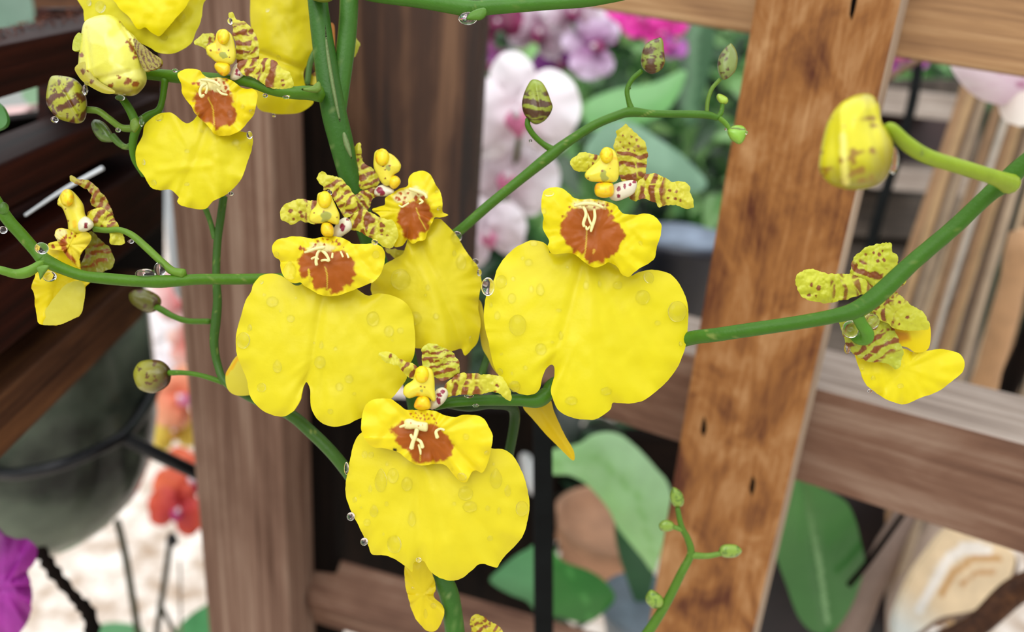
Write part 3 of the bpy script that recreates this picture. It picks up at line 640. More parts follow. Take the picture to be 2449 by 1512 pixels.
# thick rough sticks in the lower right
tube('thick_stick', [(2449, 560, .37, 30), (2390, 800, .38, 28), (2330, 1000, .40, 28)], M['reed'], base='#b28a62', n=5, jitter=.1, label='thick tan stick in front of the reeds near the right edge', cat='stick')
tube('thick_stick', [(2500, 700, .40, 22), (2440, 860, .41, 24), (2370, 1000, .42, 24)], M['wood_black'], n=5, label='dark stick crossing the thick tan one at the right edge', cat='stick')
tube('thick_stick', [(2190, 1180, .42, 26), (2110, 1340, .40, 30), (2010, 1560, .39, 34)], M['reed'], base='#7c675a', n=5, jitter=.12, label='grey brown rough stick right of the large oval leaf', cat='stick')
tube('thick_stick', [(2300, 1160, .53, 20), (2200, 1330, .52, 24), (2110, 1560, .51, 40)], M['reed'], base='#a08c7c', n=5, jitter=.12, label='pale rough stick between the oval leaf and the sawn log', cat='stick')
tube('thick_stick', [(2160, 1230, .36, 6), (2080, 1340, .36, 7), (2030, 1400, .36, 7)], M['wood_black'], n=5, label='thin dark twig beside the large oval leaf', cat='twig')
# sawn log
log = thing('sawn_log', 'short log with a pale sawn end in the lower right', 'log', P(2300, 1420, .40))
lp = cp('R6', [(1190, 940), (1330, 980), (1520, 1070), (1510, 1200), (1450, 1310), (1300, 1390), (1120, 1430), (1000, 1512), (900, 1560), (880, 1440), (960, 1230), (1060, 1080)])
SAW = '#e6cda6'
sheet('sawn_end', lp, M['reed'], log, SAW, [('line', cp('R6', [(1380, 1060), (1250, 1050), (1150, 1130), (1080, 1260), (1010, 1380)]), 14, '#f4ece0'), ('line', cp('R6', [(1450, 1110), (1300, 1110), (1200, 1180), (1130, 1300)]), 7, '#c89a62'),
      ('line', cp('R6', [(1420, 1180), (1320, 1180), (1240, 1250)]), 5, '#c49058'), ('grad', cp('R6', [(940, 1500)])[0], cp('R6', [(1060, 1330)])[0], '#c8ccc6')], res=9, thick=.004, d=.385, tx=.05, ty=-.04)
pillow('bark', [(p[0]+14, p[1]+12) for p in lp], .425, .032, M['wood_brown'], log, '#000000', res=14)
tube('thick_stick', [(2200, 1560, .325, 26), (2330, 1500, .325, 26), (2420, 1420, .33, 30), (2500, 1380, .33, 30)], M['wood_brown'], n=5, label='brown branch across the lower right corner under the log', cat='branch')
# dark planter masses
def boxy(px0, py0, px1, py1, d, th, mat, label, cat, name): return slab(px0, py0, px1, py1, d, th, mat, label, cat, 0, name)
boxy(1770, 1180, 2120, 1700, .43, .03, flat_mat('dark_maroon_pot', '#150808', var=.3, rough=.5), 'dark maroon planter behind the large oval leaf', 'planter', 'planter')
pcc = P(1620, 650, .62)
M['blue_black'] = flat_mat('blue_black_plastic', '#0e1220', rough=.35, var=.3)
pp = thing('plant_pot', 'blue black plastic pot behind the big orchid, left of the post', 'pot', pcc)
kk = .62/FPX
lathe('pot_body', pcc-UP*.03, [(50*kk, 0), (95*kk, 2*kk), (125*kk, 150*kk), (133*kk, 152*kk), (133*kk, 172*kk), (120*kk, 172*kk), (112*kk, 140*kk)], M['blue_black'], pp)
lathe('pot_liner', pcc-UP*.03+UP*140*kk, [(100*kk, 0), (108*kk, 38*kk), (100*kk, 42*kk), (60*kk, 20*kk)], flat_mat('grey_liner', '#6e7a8a', var=.3, vscale=30), pp)
pcc = P(1440, 1395, .56); kk = .56/FPX
lathe('clay_pot', pcc, [(70*kk, 0), (90*kk, 4*kk), (125*kk, 150*kk), (135*kk, 152*kk), (135*kk, 185*kk), (118*kk, 185*kk), (110*kk, 150*kk)], flat_mat('sandy_clay', '#a87f62', rough=.8, var=.15, vscale=40), None,
      label='sandy clay pot behind the green leaf near the bottom', cat='pot')
pcc = P(1530, 1530, .45); kk = .45/FPX
lathe('grey_pot', pcc, [(60*kk, 0), (80*kk, 2*kk), (100*kk, 90*kk), (108*kk, 92*kk), (108*kk, 110*kk), (90*kk, 108*kk)], flat_mat('blue_grey_plastic', '#5d6a74', rough=.5, var=.2), None, label='blue grey pot rim at the bottom left of the right post', cat='pot')
slab(1325, 1040, 1660, 1235, .72, .02, M['wood_black'], 'added black sheet standing for shade behind the pale arching leaf', 'board', 10, 'leaf_shade_sheet')  # added sheet, shadow under the rail put into its black colour
pillow('white_bag', cp('R5', [(200, 300), (260, 265), (320, 300), (360, 400), (360, 620), (300, 600), (230, 420)]), .5, .012, M['white_plastic'], None, '#ffffff', res=10, label='crumpled white plastic behind the black pole', cat='bag')
# coir on top slat
V = []; F = []; CCf = []
rf = random.Random(5)
for i in range(420):
    x = rf.uniform(-30, 235); y = 108-x*.30-rf.uniform(0, 42)
    d_ = .222*(1+x/390*.45)+rf.uniform(0, .012); a = rf.uniform(-3.1, 3.1); L = rf.uniform(8, 26)
    p = [P(x+math.cos(a)*L*s+rf.uniform(-3, 3), y+math.sin(a)*L*.5*s+8*s*s, d_) for s in (0, .5, 1)]
    r_ = .9/FPX*d_*rf.uniform(.6, 1.4); k0 = len(V); c_ = lin(rf.choice(['#5a2a18', '#7a3a22', '#3a1a10', '#8f5234']))
    for q in p:
        for j in range(3): V.append(tuple(q+_r*r_*math.cos(j*2.1)+_u*r_*math.sin(j*2.1))); CCf.append(c_)
    for s in range(2):
        for j in range(3): a_ = k0+s*3+j; b_ = k0+s*3+(j+1) % 3; F.append((a_, b_, b_+3, a_+3))
o = to_mesh('coir_fibre', V, F, np.array(CCf), M['fiber'], None); tag(o, 'tangled red brown coir fibre on the topmost slat', 'fibre', kind='stuff')

# ------------------------------------------------------------------ stems of the yellow orchid
SG = '#43801c'
GRP = 'green flower stalks of the yellow orchid'
def stem(pts, label, base=SG, layers=None, **kw):
    return tube('flower_stalk', pts, M['stem'], base=base, layers=layers or [('speck', 9, .75, '#6f9a58', 3)], label=label, cat='stalk', n=10, seg=14, **kw)
def branch(parent, pts, base=SG): return tube('side_stalk', pts, M['stem'], parent, base=base, layers=[('speck', 9, .75, '#6f9a58', 3)], n=8, seg=12)
def bract(parent, pts, d, base='#6d9a4c'): return pillow('bract', pts, d, .0006, M['stem'], parent, base, None, res=3)
main = stem([(720, -700, .158, 22), (736, -300, .159, 22), (752, -90, .160, 23), (762, 20, .160, 24), (778, 140, .160, 27), (797, 260, .160, 30), (816, 340, .161, 29), (838, 430, .163, 25), (880, 560, .167, 24), (960, 800, .170, 23), (1020, 1100, .168, 23), (1050, 1350, .164, 23), (1078, 1440, .163, 24), (1100, 1620, .163, 24)],
            'thick main green stalk coming down from the top beside the big yellow petal', base='#34702f', layers=[('speck', 12, .7, '#6a9a66', 3)])
branch(main, [(860, -700, .166, 22), (845, -300, .163, 22), (836, -90, .162, 23), (834, 30, .162, 22), (826, 120, .162, 22), (812, 220, .1615, 22), (806, 280, .161, 20)], '#3a7833')
bract(main, [(778, 60), (785, 110), (800, 200), (815, 290), (812, 292), (796, 230), (780, 130)], .1562, '#6a9470')
bract(main, [(819, 320), (826, 318), (838, 350), (842, 380), (834, 370), (822, 345)], .1565, '#6a9470')
# knob at very top between
pillow('bract', [(740, -8), (790, -10), (795, 0), (780, 6), (755, 3)], .156, .002, M['stem'], main, '#6f8f3a', None, res=3)
s7 = stem([(768, 226, .1555, 19), (735, 222, .156, 17), (700, 222, .156, 15), (650, 215, .1565, 13), (600, 197, .157, 13), (545, 190, .1585, 12), (480, 186, .160, 14), (428, 184, .161, 15), (385, 180, .162, 14), (350, 178, .163, 12)], 'green stalk running left from the main stalk behind the upper left flower')
bract(s7, cp('R2', [(700, 640), (640, 680), (560, 700), (600, 720), (680, 730), (720, 700)]), .1525, '#5d9040')
branch(s7, [(395, 190, .161, 8), (388, 240, .161, 7), (378, 265, .161, 8), (352, 278, .161, 9), (330, 300, .160, 10), (318, 340, .160, 9), (322, 380, .161, 8), (345, 420, .162, 7)])
branch(s7, [(290, 232, .159, 9), (310, 262, .159, 10), (328, 300, .1595, 11)])
branch(s7, [(205, 262, .158, 8), (235, 266, .158, 8), (262, 285, .158, 8), (290, 305, .159, 8), (318, 308, .1595, 9)], '#5c8f3a')
bract(s7, [(312, 290), (325, 282), (334, 300), (322, 318), (312, 308)], .156, '#5f8f3f')
branch(s7, [(268, 325, .162, 9), (285, 343, .162, 8), (302, 352, .1615, 7), (318, 345, .161, 7)], '#4b7f3a')
s2 = stem([(760, 672, .168, 15), (700, 668, .164, 14), (640, 667, .160, 13), (560, 668, .158, 13), (480, 668, .156, 13), (420, 672, .155, 14), (380, 673, .1545, 16), (320, 672, .154, 14), (260, 667, .1535, 14), (200, 660, .153, 13), (150, 643, .1525, 14), (105, 622, .152, 17)], 'long green stalk running left behind the lower left flower')
branch(s2, [(105, 622, .152, 17), (85, 600, .152, 14), (50, 560, .151, 14), (15, 520, .150, 14), (-30, 450, .149, 14)])
branch(s2, [(110, 622, .1515, 9), (85, 640, .151, 11), (62, 652, .1505, 13), (35, 655, .150, 11), (0, 646, .149, 10), (-40, 640, .149, 10)], '#5a9a38')
branch(s2, [(225, 548, .157, 7), (255, 551, .157, 7), (285, 550, .1565, 7), (315, 562, .156, 8), (350, 592, .1555, 9), (385, 625, .155, 9), (412, 648, .1548, 10), (440, 655, .1548, 12)], '#5c9638')
bract(s2, cp('C2', [(255, 760), (290, 740), (330, 740), (345, 750), (310, 800), (280, 840), (270, 800)]), .148, '#5d9a46')
s3 = stem([(960, 640, .172, 12), (1040, 590, .169, 12), (1095, 555, .167, 12), (1170, 490, .166, 12), (1250, 425, .165, 12), (1312, 375, .164, 14), (1350, 345, .164, 12), (1420, 300, .163, 11), (1480, 275, .163, 11), (1510, 268, .163, 12), (1560, 272, .163, 9), (1640, 273, .163, 9), (1690, 275, .163, 9), (1716, 282, .163, 7)], 'green stalk with small buds rising to the upper right', base='#427f2c')
branch(s3, [(1328, 362, .164, 10), (1300, 345, .164, 7), (1278, 325, .1635, 7), (1263, 302, .163, 7), (1262, 284, .163, 6)])
branch(s3, [(1512, 268, .163, 9), (1503, 240, .163, 6), (1500, 215, .163, 6), (1512, 190, .163, 6), (1534, 170, .163, 6)])
branch(s3, [(1690, 270, .163, 5), (1693, 240, .163, 5), (1703, 212, .163, 5), (1722, 190, .163, 5)], '#5a8f38')
branch(s3, [(1716, 282, .163, 7), (1725, 268, .163, 6), (1728, 245, .163, 5)])
branch(s3, [(1720, 282, .163, 6), (1735, 295, .163, 6), (1746, 312, .163, 5)], '#5a9a38')
s4 = stem([(860, -20, .163, 15), (900, -10, .160, 15), (1000, 2, .157, 16), (1080, 14, .155, 18), (1130, 21, .154, 19), (1180, 17, .153, 17), (1300, 9, .152, 15), (1430, -2, .151, 14), (1560, -40, .150, 14), (1750, -160, .149, 13), (1900, -330, .148, 12)], 'thick green branch along the top edge of the view', base='#3f8230')
bract(s4, cp('R2', [(1860, 150), (1900, 90), (2000, 60), (2020, 110), (1980, 155), (1920, 160)]), .1505, '#4d8c38')
s5 = stem([(3100, -250, .118, 22), (2800, 60, .122, 22), (2560, 300, .128, 22), (2449, 392, .132, 21), (2405, 435, .134, 24), (2360, 470, .1355, 19), (2280, 545, .138, 19), (2180, 630, .140, 20), (2100, 705, .141, 22), (2050, 740, .142, 21), (2000, 755, .143, 18), (1920, 770, .145, 17), (1820, 785, .147, 17), (1720, 800, .150, 17), (1640, 812, .155, 17), (1540, 850, .160, 16), (1430, 890, .160, 16), (1330, 915, .1565, 15), (1310, 940, .1555, 18), (1285, 956, .155, 20), (1240, 957, .1545, 15), (1160, 958, .153, 13), (1090, 962, .152, 12), (1040, 970, .152, 12)], 'long green stalk sweeping down from the right edge across the post', base='#3b7a26')
branch(s5, [(2415, 440, .131, 24), (2380, 425, .127, 18), (2300, 400, .122, 17), (2220, 375, .118, 17), (2170, 345, .115, 17), (2135, 310, .113, 14), (2120, 300, .113, 9)], '#85ba34')
branch(s5, [(2045, 745, .142, 15), (2060, 775, .1435, 14), (2073, 795, .1445, 15), (2072, 810, .1455, 15), (2055, 812, .147, 13), (2040, 798, .149, 13)], '#4f9a36')
s6 = stem([(535, 470, .170, 9), (528, 520, .170, 9), (520, 580, .170, 9), (517, 660, .170, 9), (520, 720, .170, 10), (516, 770, .170, 11), (512, 820, .170, 10), (520, 870, .170, 9), (540, 915, .169, 9), (600, 950, .168, 12), (690, 990, .167, 14), (740, 1030, .167, 15), (800, 1090, .166, 15), (870, 1180, .168, 15), (960, 1290, .168, 15)], 'thin green stalk hanging in front of the grey brown post', base='#3a6f33')
branch(s6, [(492, 500, .170, 7), (503, 530, .170, 6), (514, 570, .170, 7)], '#4b8a44')
branch(s6, [(360, 728, .181, 8), (385, 740, .179, 8), (415, 757, .175, 7), (450, 768, .174, 7), (500, 769, .171, 7)])
branch(s6, [(405, 892, .172, 7), (440, 892, .171, 6), (480, 898, .1705, 6), (535, 915, .1695, 7)])
s8 = stem([(1490, 1590, .185, 13), (1550, 1512, .184, 12), (1595, 1440, .183, 11), (1630, 1370, .182, 10), (1652, 1325, .182, 9), (1645, 1290, .182, 8), (1630, 1260, .182, 7), (1620, 1215, .182, 6)], 'thin green stalk with tiny buds in front of the lower right post', base='#4b8433')
branch(s8, [(1652, 1328, .182, 9), (1690, 1330, .182, 7), (1725, 1324, .182, 6)], '#5f9a48')
branch(s8, [(1635, 1268, .182, 7), (1615, 1262, .182, 6), (1600, 1258, .182, 6)], '#5f9a48')
branch(s8, [(1590, 1445, .183, 8), (1575, 1440, .183, 7), (1565, 1432, .183, 6)])
stem([(1060, 962, .158, 13), (1120, 970, .160, 15), (1180, 965, .163, 14), (1230, 985, .168, 13), (1215, 1100, .172, 12)], 'dark green stalk just under the barred petal of the lowest flower', base='#244f22')
stem([(1170, 840, .172, 9), (1160, 870, .170, 9), (1150, 900, .168, 9), (1130, 960, .168, 9)], 'short green stalk between the middle and the biggest flower', base='#3a6f33')

# ------------------------------------------------------------------ buds
BG = '#a3a52c'; BB = '#5a3216'
def bud(crop, pts, d, T, label, base=BG, layers=(), group=None, ridge=None, key=None, res=3):
    q = cp(crop, pts); cx = sum(p[0] for p in q)/len(q); cy = sum(p[1] for p in q)/len(q)
    r_ = max(p[0] for p in q)-min(p[0] for p in q)
    return pillow('flower_bud', q, d, T/FPX*d, M['bud'], None, base, list(layers), res=res, key=key, ridge=ridge, label=label, cat='bud', group=group)
c1 = lambda c, x, y: cp(c, [(x, y)])[0]
b1 = thing('opening_bud', 'fat pale yellow opening bud with brown flecks, upper left', 'bud', P(*c1('C1', 800, 660), .157))
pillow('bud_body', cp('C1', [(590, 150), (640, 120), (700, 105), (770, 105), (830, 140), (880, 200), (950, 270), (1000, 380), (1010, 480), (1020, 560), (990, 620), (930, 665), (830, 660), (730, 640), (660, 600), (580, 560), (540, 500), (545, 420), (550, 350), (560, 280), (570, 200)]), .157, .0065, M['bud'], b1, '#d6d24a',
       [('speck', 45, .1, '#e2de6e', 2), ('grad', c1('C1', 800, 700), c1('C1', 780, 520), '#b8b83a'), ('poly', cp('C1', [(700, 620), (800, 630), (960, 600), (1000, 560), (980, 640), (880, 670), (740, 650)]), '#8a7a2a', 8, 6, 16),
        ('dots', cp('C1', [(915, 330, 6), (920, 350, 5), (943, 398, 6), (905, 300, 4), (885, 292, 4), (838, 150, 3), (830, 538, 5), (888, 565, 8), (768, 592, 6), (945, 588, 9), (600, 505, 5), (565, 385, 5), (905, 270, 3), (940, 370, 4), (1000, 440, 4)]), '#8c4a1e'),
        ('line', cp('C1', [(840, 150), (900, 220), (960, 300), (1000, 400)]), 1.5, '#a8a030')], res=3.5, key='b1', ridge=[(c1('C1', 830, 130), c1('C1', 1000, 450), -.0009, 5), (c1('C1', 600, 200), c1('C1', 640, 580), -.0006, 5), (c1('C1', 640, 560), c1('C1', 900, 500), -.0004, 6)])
sheet('sepal', cp('C1', [(510, 350), (520, 270), (560, 230), (590, 300), (560, 350)]), M['sepal'], b1, '#c4cc3c', None, res=3, d=.156, thick=.0006)
sheet('sepal', cp('C1', [(930, 280), (990, 310), (1060, 370), (1120, 410), (1125, 450), (1100, 475), (1050, 490), (1000, 480)]), M['sepal'], b1, '#a89a34', [('bars', c1('C1', 990, 470), c1('C1', 1110, 400), 5, .5, 0, 1, '#6d4418', 2)], res=2.5, d=.1535, thick=.0006)
sheet('sepal', cp('C1', [(530, 470), (600, 440), (680, 560), (800, 640), (720, 645), (600, 580), (545, 520)]), M['sepal'], b1, '#c2b838', [('dots', cp('C1', [(580, 500, 6), (640, 570, 5)]), '#7a4a1c')], res=3, d=.1525, edge=.001, er=6, thick=.0005)
bud('C1', [(330, 600), (350, 540), (380, 525), (450, 530), (520, 550), (570, 600), (600, 680), (605, 760), (590, 830), (550, 858), (480, 850), (400, 820), (345, 760), (320, 700)], .158, 48, 'brown-barred green bud left of the fat yellow one',
    layers=[('bars', c1('C1', 590, 880), c1('C1', 380, 540), 4.2, .6, -.2, .92, BB, 3), ('speck', 7, .35, BB, 4)], key='b2', ridge=[(c1('C1', 380, 530), c1('C1', 560, 850), .0006, 4)])
bud('C1', [(635, 860), (660, 830), (720, 850), (770, 910), (795, 975), (770, 990), (700, 980), (650, 920)], .163, 20, 'small dull green bud just below the fat yellow bud', base='#5d7a34', layers=[('speck', 8, .2, '#47582a', 4)])
bud('C2', [(895, 950), (920, 915), (990, 905), (1050, 920), (1110, 960), (1120, 1010), (1080, 1060), (1020, 1070), (960, 1040), (910, 1000)], .182, 34, 'dark olive bud, upper of the two beside the grey post', base='#5f5f1e', layers=[('speck', 12, .15, '#4a3216', 4)])
bud('R4', [(595, 350), (620, 310), (670, 298), (720, 305), (755, 335), (762, 370), (750, 410), (710, 440), (670, 448), (620, 430), (598, 390)], .174, 40, 'round brown-mottled bud, lower of the two beside the grey post', base='#a3a234', layers=[('grad', c1('R4', 740, 385), c1('R4', 600, 350), '#3c260e'), ('speck', 9, .3, '#5a3a18', 4)])
bud('R3', [(435, 800), (460, 720), (500, 650), (540, 638), (590, 660), (630, 720), (660, 800), (678, 860), (650, 930), (600, 980), (540, 1000), (490, 970), (450, 920), (432, 860)], .163, 34, 'brown-barred bud in front of the white moth orchids', base='#8f9a30',
    layers=[('bars', c1('R3', 560, 1010), c1('R3', 540, 640), 4.6, .72, -.1, .8, '#4f3218', 5), ('grad', c1('R3', 540, 630), c1('R3', 540, 760), '#93a836')], key='b6', ridge=[(c1('R3', 540, 650), c1('R3', 600, 980), .0005, 4)])
bud('R3', [(1390, 450), (1410, 380), (1460, 330), (1530, 303), (1540, 298), (1565, 330), (1575, 430), (1580, 500), (1550, 560), (1480, 595), (1420, 570), (1390, 520)], .163, 27, 'spotted green bud second along the upper right stalk', base='#87953a', layers=[('speck', 9, .1, '#553618', 7)])
bud('R3', [(2005, 560), (2010, 470), (2050, 400), (2108, 346), (2118, 352), (2150, 400), (2165, 470), (2150, 560), (2100, 620), (2040, 640)], .163, 21, 'narrow mottled bud beside the post near the top', base='#7b8a44', layers=[('speck', 11, .2, '#544024', 8)])
bud('R3', [(2080, 1050), (2130, 1010), (2200, 1010), (2235, 1050), (2220, 1120), (2180, 1160), (2120, 1130), (2095, 1100)], .163, 19, 'small bright green bud in front of the post', base='#86b63c', layers=[('line', cp('R3', [(2110, 1030), (2220, 1040)]), 1.6, '#5a5a28')])
bud('R3', [(1995, 790), (2005, 755), (2040, 760), (2085, 790), (2080, 830), (2030, 835)], .163, 10, 'tiny yellow green bud at the tip of the upper right stalk', base='#9cba3c')
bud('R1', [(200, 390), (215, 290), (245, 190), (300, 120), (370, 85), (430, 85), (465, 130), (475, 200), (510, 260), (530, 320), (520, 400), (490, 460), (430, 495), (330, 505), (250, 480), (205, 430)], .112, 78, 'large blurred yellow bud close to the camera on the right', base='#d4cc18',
    layers=[('grad', c1('R1', 380, 530), c1('R1', 340, 330), '#6e6a12'), ('grad', c1('R1', 540, 330), c1('R1', 430, 300), '#8a7a20'), ('line', cp('R1', [(305, 270), (310, 380), (320, 470)]), 9, '#dfd660'), ('speck', 24, .28, '#94701c', 7), ('grad', c1('R1', 400, 60), c1('R1', 380, 130), '#9a8820')], key='b11', res=5,  # grads put the bud's shading into its colour
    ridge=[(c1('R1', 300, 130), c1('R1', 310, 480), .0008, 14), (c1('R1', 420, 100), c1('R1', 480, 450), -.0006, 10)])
for pts, T, lb in [([(1215, 640), (1235, 580), (1290, 610), (1308, 670), (1290, 705), (1240, 700)], 15, 'topmost tiny green bud on the lower right stalk'), ([(1145, 820), (1180, 790), (1230, 800), (1250, 840), (1210, 865), (1160, 860)], 12, 'tiny green bud pointing left on the lower right stalk'),
                   ([(1530, 990), (1560, 950), (1640, 950), (1680, 990), (1640, 1030), (1560, 1030)], 14, 'tiny green bud pointing right on the lower right stalk'), ([(1058, 1290), (1090, 1240), (1140, 1260), (1175, 1300), (1165, 1350), (1110, 1360), (1070, 1330)], 17, 'lowest tiny green bud on the lower right stalk')]:
    bud('R5', pts, .182, T, lb, base='#7f9c3a', layers=[('speck', 7, .3, '#5d7a30', 4)])

# ------------------------------------------------------------------ yellow orchid flowers
YL = '#ebdf1c'; YS = '#dcd63e'; BR = '#94521f'; RB = '#b66019'; CRM = '#efe6a0'
def sep(parent, name, crop, pts, d, ax, n=5, s0=-.05, s1=.6, seed=1, base=YS, col=BR, extra=(), duty=.55, **kw):
    q = cp(crop, pts); a = cp(crop, ax)
    return sheet(name, q, M['sepal'], parent, base, [('bars', a[0], a[1], n, duty, s0, s1, col, seed)]+list(extra), res=2.4, thick=.00022, rag=3.2, d=d, edge=.0009, er=9, nz=.0007, nzs=22, seed=seed, **kw)
def base_knob(parent, crop, pts, d, dots):
    pillow('flower_base', cp(crop, pts), d, .0015, M['waxy'], parent, '#e9e2c8', [('dots', cp(crop, dots), '#8e1f3c')], res=2)
def fingers(parent, crop, lst, d):
    parent = [c for c in parent.children if c.name.startswith('lip_lobe')][0]
    for pts in lst:
        q = cp(crop, pts); tube('callus_horn', [(p[0], p[1], d-(.0006 if i else 0), (p[2] if len(p) > 2 else 4)) for i, p in enumerate(q)], M['waxy'], parent, base=CRM, n=6, seg=8)
def column(parent, crop, hood, bulb, d, hole, dots=(), T=.0022):
    col_ = pillow('column', cp(crop, hood), d, T*.7, M['waxy'], parent, '#eadb3e', [('speck', 20, .6, '#efc528', 3), ('dots', cp(crop, [hole]), '#a9ac4c'), ('dots', cp(crop, dots), '#8a4a14')], res=2)
    top = min(cp(crop, hood), key=lambda p: p[1]); hs = cp(crop, hood)
    up_ = [p for p in hs if p[1] < top[1]+26]; ax_ = sum(p[0] for p in up_)/len(up_); wd_ = max(9, min(17, (max(p[0] for p in up_)-min(p[0] for p in up_))*.42))
    el = [(ax_+wd_*math.cos(q*math.pi/5), top[1]+wd_*1.15+wd_*1.25*math.sin(q*math.pi/5)) for q in range(10)]
    pillow('anther_cap', el, d-T*.55, T*.75, M['waxy'], col_, '#f4d91c', [('speck', 10, .35, '#f6bd18', 3)], res=2)
    if bulb: pillow('column_foot', cp(crop, bulb), d+.0003, T*.9, M['waxy'], col_, '#f5cf1a', [('speck', 16, .2, '#f7b01a', 2)], res=2)

# --- biggest flower, right
f4 = thing('orchid_flower', 'biggest yellow orchid flower, right of centre, one open notch at its lower edge', 'flower', P(*c1('C5', 690, 410), .152))
X = lambda x, y: c1('C5', x, y)
sheet('lip', cp('C5', [(395, 690), (378, 655), (350, 635), (300, 628), (255, 645), (215, 670), (170, 715), (140, 760), (120, 820), (90, 880), (76, 960), (78, 1030), (95, 1100), (110, 1170), (125, 1230), (150, 1275), (185, 1320), (230, 1350), (280, 1362), (315, 1355), (340, 1330), (350, 1285), (368, 1240), (392, 1218), (408, 1225), (412, 1265), (402, 1305), (394, 1345), (405, 1390), (430, 1435), (480, 1465), (540, 1478), (600, 1478), (645, 1455), (676, 1430), (685, 1400), (720, 1400), (775, 1402), (840, 1385), (900, 1340), (960, 1280), (1000, 1220), (1030, 1140), (1042, 1050), (1045, 960), (1030, 890), (1000, 830), (960, 790), (910, 772), (860, 768), (810, 780), (765, 795), (700, 740), (640, 690), (560, 660), (480, 665)]),
      M['petal'], f4, YL, [('rays', X(560, 640), 22, '#e6d714', .35, 3)], res=5, rag=.9, key='f4', d=.1505, ty=-.006, sx=.0028, sy=.0012, edge=.0016, er=16, ruf=.0005, k=11, nz=.0006, nzs=110, seed=2,
      creases=[(X(560, 690), X(400, 1230), .0009, 14), (X(600, 700), X(850, 1300), .0006, 26), (X(480, 700), X(180, 1000), -.0005, 24), (X(640, 720), X(980, 950), -.0006, 24), (X(570, 760), X(600, 1440), -.0006, 20)])
sheet('lip_lobe', cp('C5', [(352, 410), (370, 385), (410, 375), (450, 382), (480, 405), (500, 425), (545, 432), (590, 432), (650, 440), (700, 460), (735, 498), (790, 505), (840, 500), (885, 515), (915, 550), (915, 600), (895, 660), (885, 710), (850, 740), (800, 770), (765, 797), (735, 790), (715, 760), (700, 745), (668, 730), (640, 745), (600, 755), (560, 735), (500, 690), (450, 688), (400, 690), (378, 655), (385, 630), (370, 600), (355, 570), (358, 520), (350, 480)]),
      M['petal'], f4, '#f0e212', [('poly', cp('C5', [(440, 545), (465, 505), (495, 475), (540, 465), (600, 455), (660, 475), (680, 510), (715, 545), (745, 600), (745, 630), (710, 670), (690, 700), (650, 715), (640, 735), (580, 735), (555, 710), (550, 685), (515, 690), (495, 660), (460, 640), (450, 610), (440, 575)]), RB, 2.5, 9, 12),
        ('line', cp('C5', [(565, 570), (562, 640), (552, 705)]), 1.6, '#e0c040'), ('line', cp('C5', [(600, 672), (598, 685)]), 3, '#e0b040'), ('dots', cp('C5', [(660, 455, 2.5), (640, 462, 3), (625, 455, 2), (680, 490, 3), (600, 445, 2), (575, 440, 2), (510, 455, 3), (480, 470, 3), (655, 478, 2.5)]), '#b45a1c'),
        ('poly', cp('C5', [(500, 440), (560, 436), (650, 445), (660, 470), (600, 480), (500, 470)]), CRM, 3, 6, 8), ('dots', cp('C5', [(560, 462, 3), (600, 470, 3), (620, 455, 2.5), (640, 460, 2.5), (530, 458, 2), (660, 462, 3)]), '#a8481a')],
      res=3, rag=1.0, key='f4e', d=.1475, edge=.0018, er=13, ruf=.0006, k=9, nz=.0006, nzs=50, seed=4, sx=.0008, creases=[(X(720, 520), X(860, 700), .0006, 10), (X(590, 470), X(600, 720), -.0008, 20), (X(480, 450), X(400, 640), .0005, 12)])
fingers(f4, 'C5', [[(545, 460, 4), (560, 500, 4), (548, 545, 4), (552, 562, 3.5)], [(600, 480, 3.5), (602, 520, 4), (590, 560, 4), (583, 585, 3)], [(505, 462, 3), (550, 452, 4), (600, 455, 4), (640, 470, 3)], [(580, 560, 3), (565, 575, 3), (560, 560, 2.5)], [(565, 500, 3), (580, 540, 3), (590, 560, 3)]], .1462)
sep(f4, 'dorsal_sepal', 'C5', [(750, 70), (775, 95), (800, 120), (830, 150), (850, 200), (850, 250), (840, 310), (825, 345), (780, 365), (740, 355), (715, 300), (712, 240), (692, 180), (705, 130), (705, 105), (730, 90)], .1545, [(750, 370), (765, 70)], 6, -.1, .62, 3, base='#cfc832',
    extra=[('dots', cp('C5', [(735, 130, 3), (775, 135, 2.5), (800, 150, 3), (765, 165, 2.5), (725, 160, 2.5), (810, 180, 3), (760, 195, 3), (790, 200, 2.5), (740, 185, 2)]), BR)])
sep(f4, 'petal', 'C5', [(485, 262), (500, 235), (540, 208), (585, 215), (630, 232), (640, 300), (570, 302), (550, 300), (520, 297), (500, 285)], .1535, [(640, 270), (490, 260)], 5, -.1, .45, 2, base='#dbd738')
sep(f4, 'petal', 'C5', [(765, 420), (790, 370), (830, 330), (850, 310), (900, 315), (940, 330), (970, 350), (1020, 345), (1050, 370), (1060, 420), (1075, 470), (1030, 475), (980, 455), (945, 460), (910, 470), (890, 445), (850, 435), (820, 430), (790, 440)], .153, [(760, 400), (1070, 440)], 6, -.1, .58, 5, duty=.72,
    extra=[('dots', cp('C5', [(958, 392, 4), (990, 396, 4), (950, 425, 3), (985, 430, 3.5), (1010, 435, 3)]), BR)])
column(f4, 'C5', [(625, 215), (640, 190), (670, 185), (700, 205), (715, 250), (718, 310), (705, 345), (670, 352), (620, 350), (580, 345), (555, 325), (560, 300), (590, 270), (620, 240)], [(600, 385), (612, 355), (660, 348), (690, 360), (690, 410), (650, 425), (610, 415)], .1475, (645, 320, 11), [(638, 297, 2.5), (675, 285, 1.5), (570, 330, 2)])
base_knob(f4, 'C5', [(680, 370), (740, 345), (800, 345), (790, 400), (740, 430), (700, 440), (670, 420)], .1505, [(715, 385, 6), (745, 370, 5), (770, 360, 4), (715, 415, 5), (790, 350, 4)])

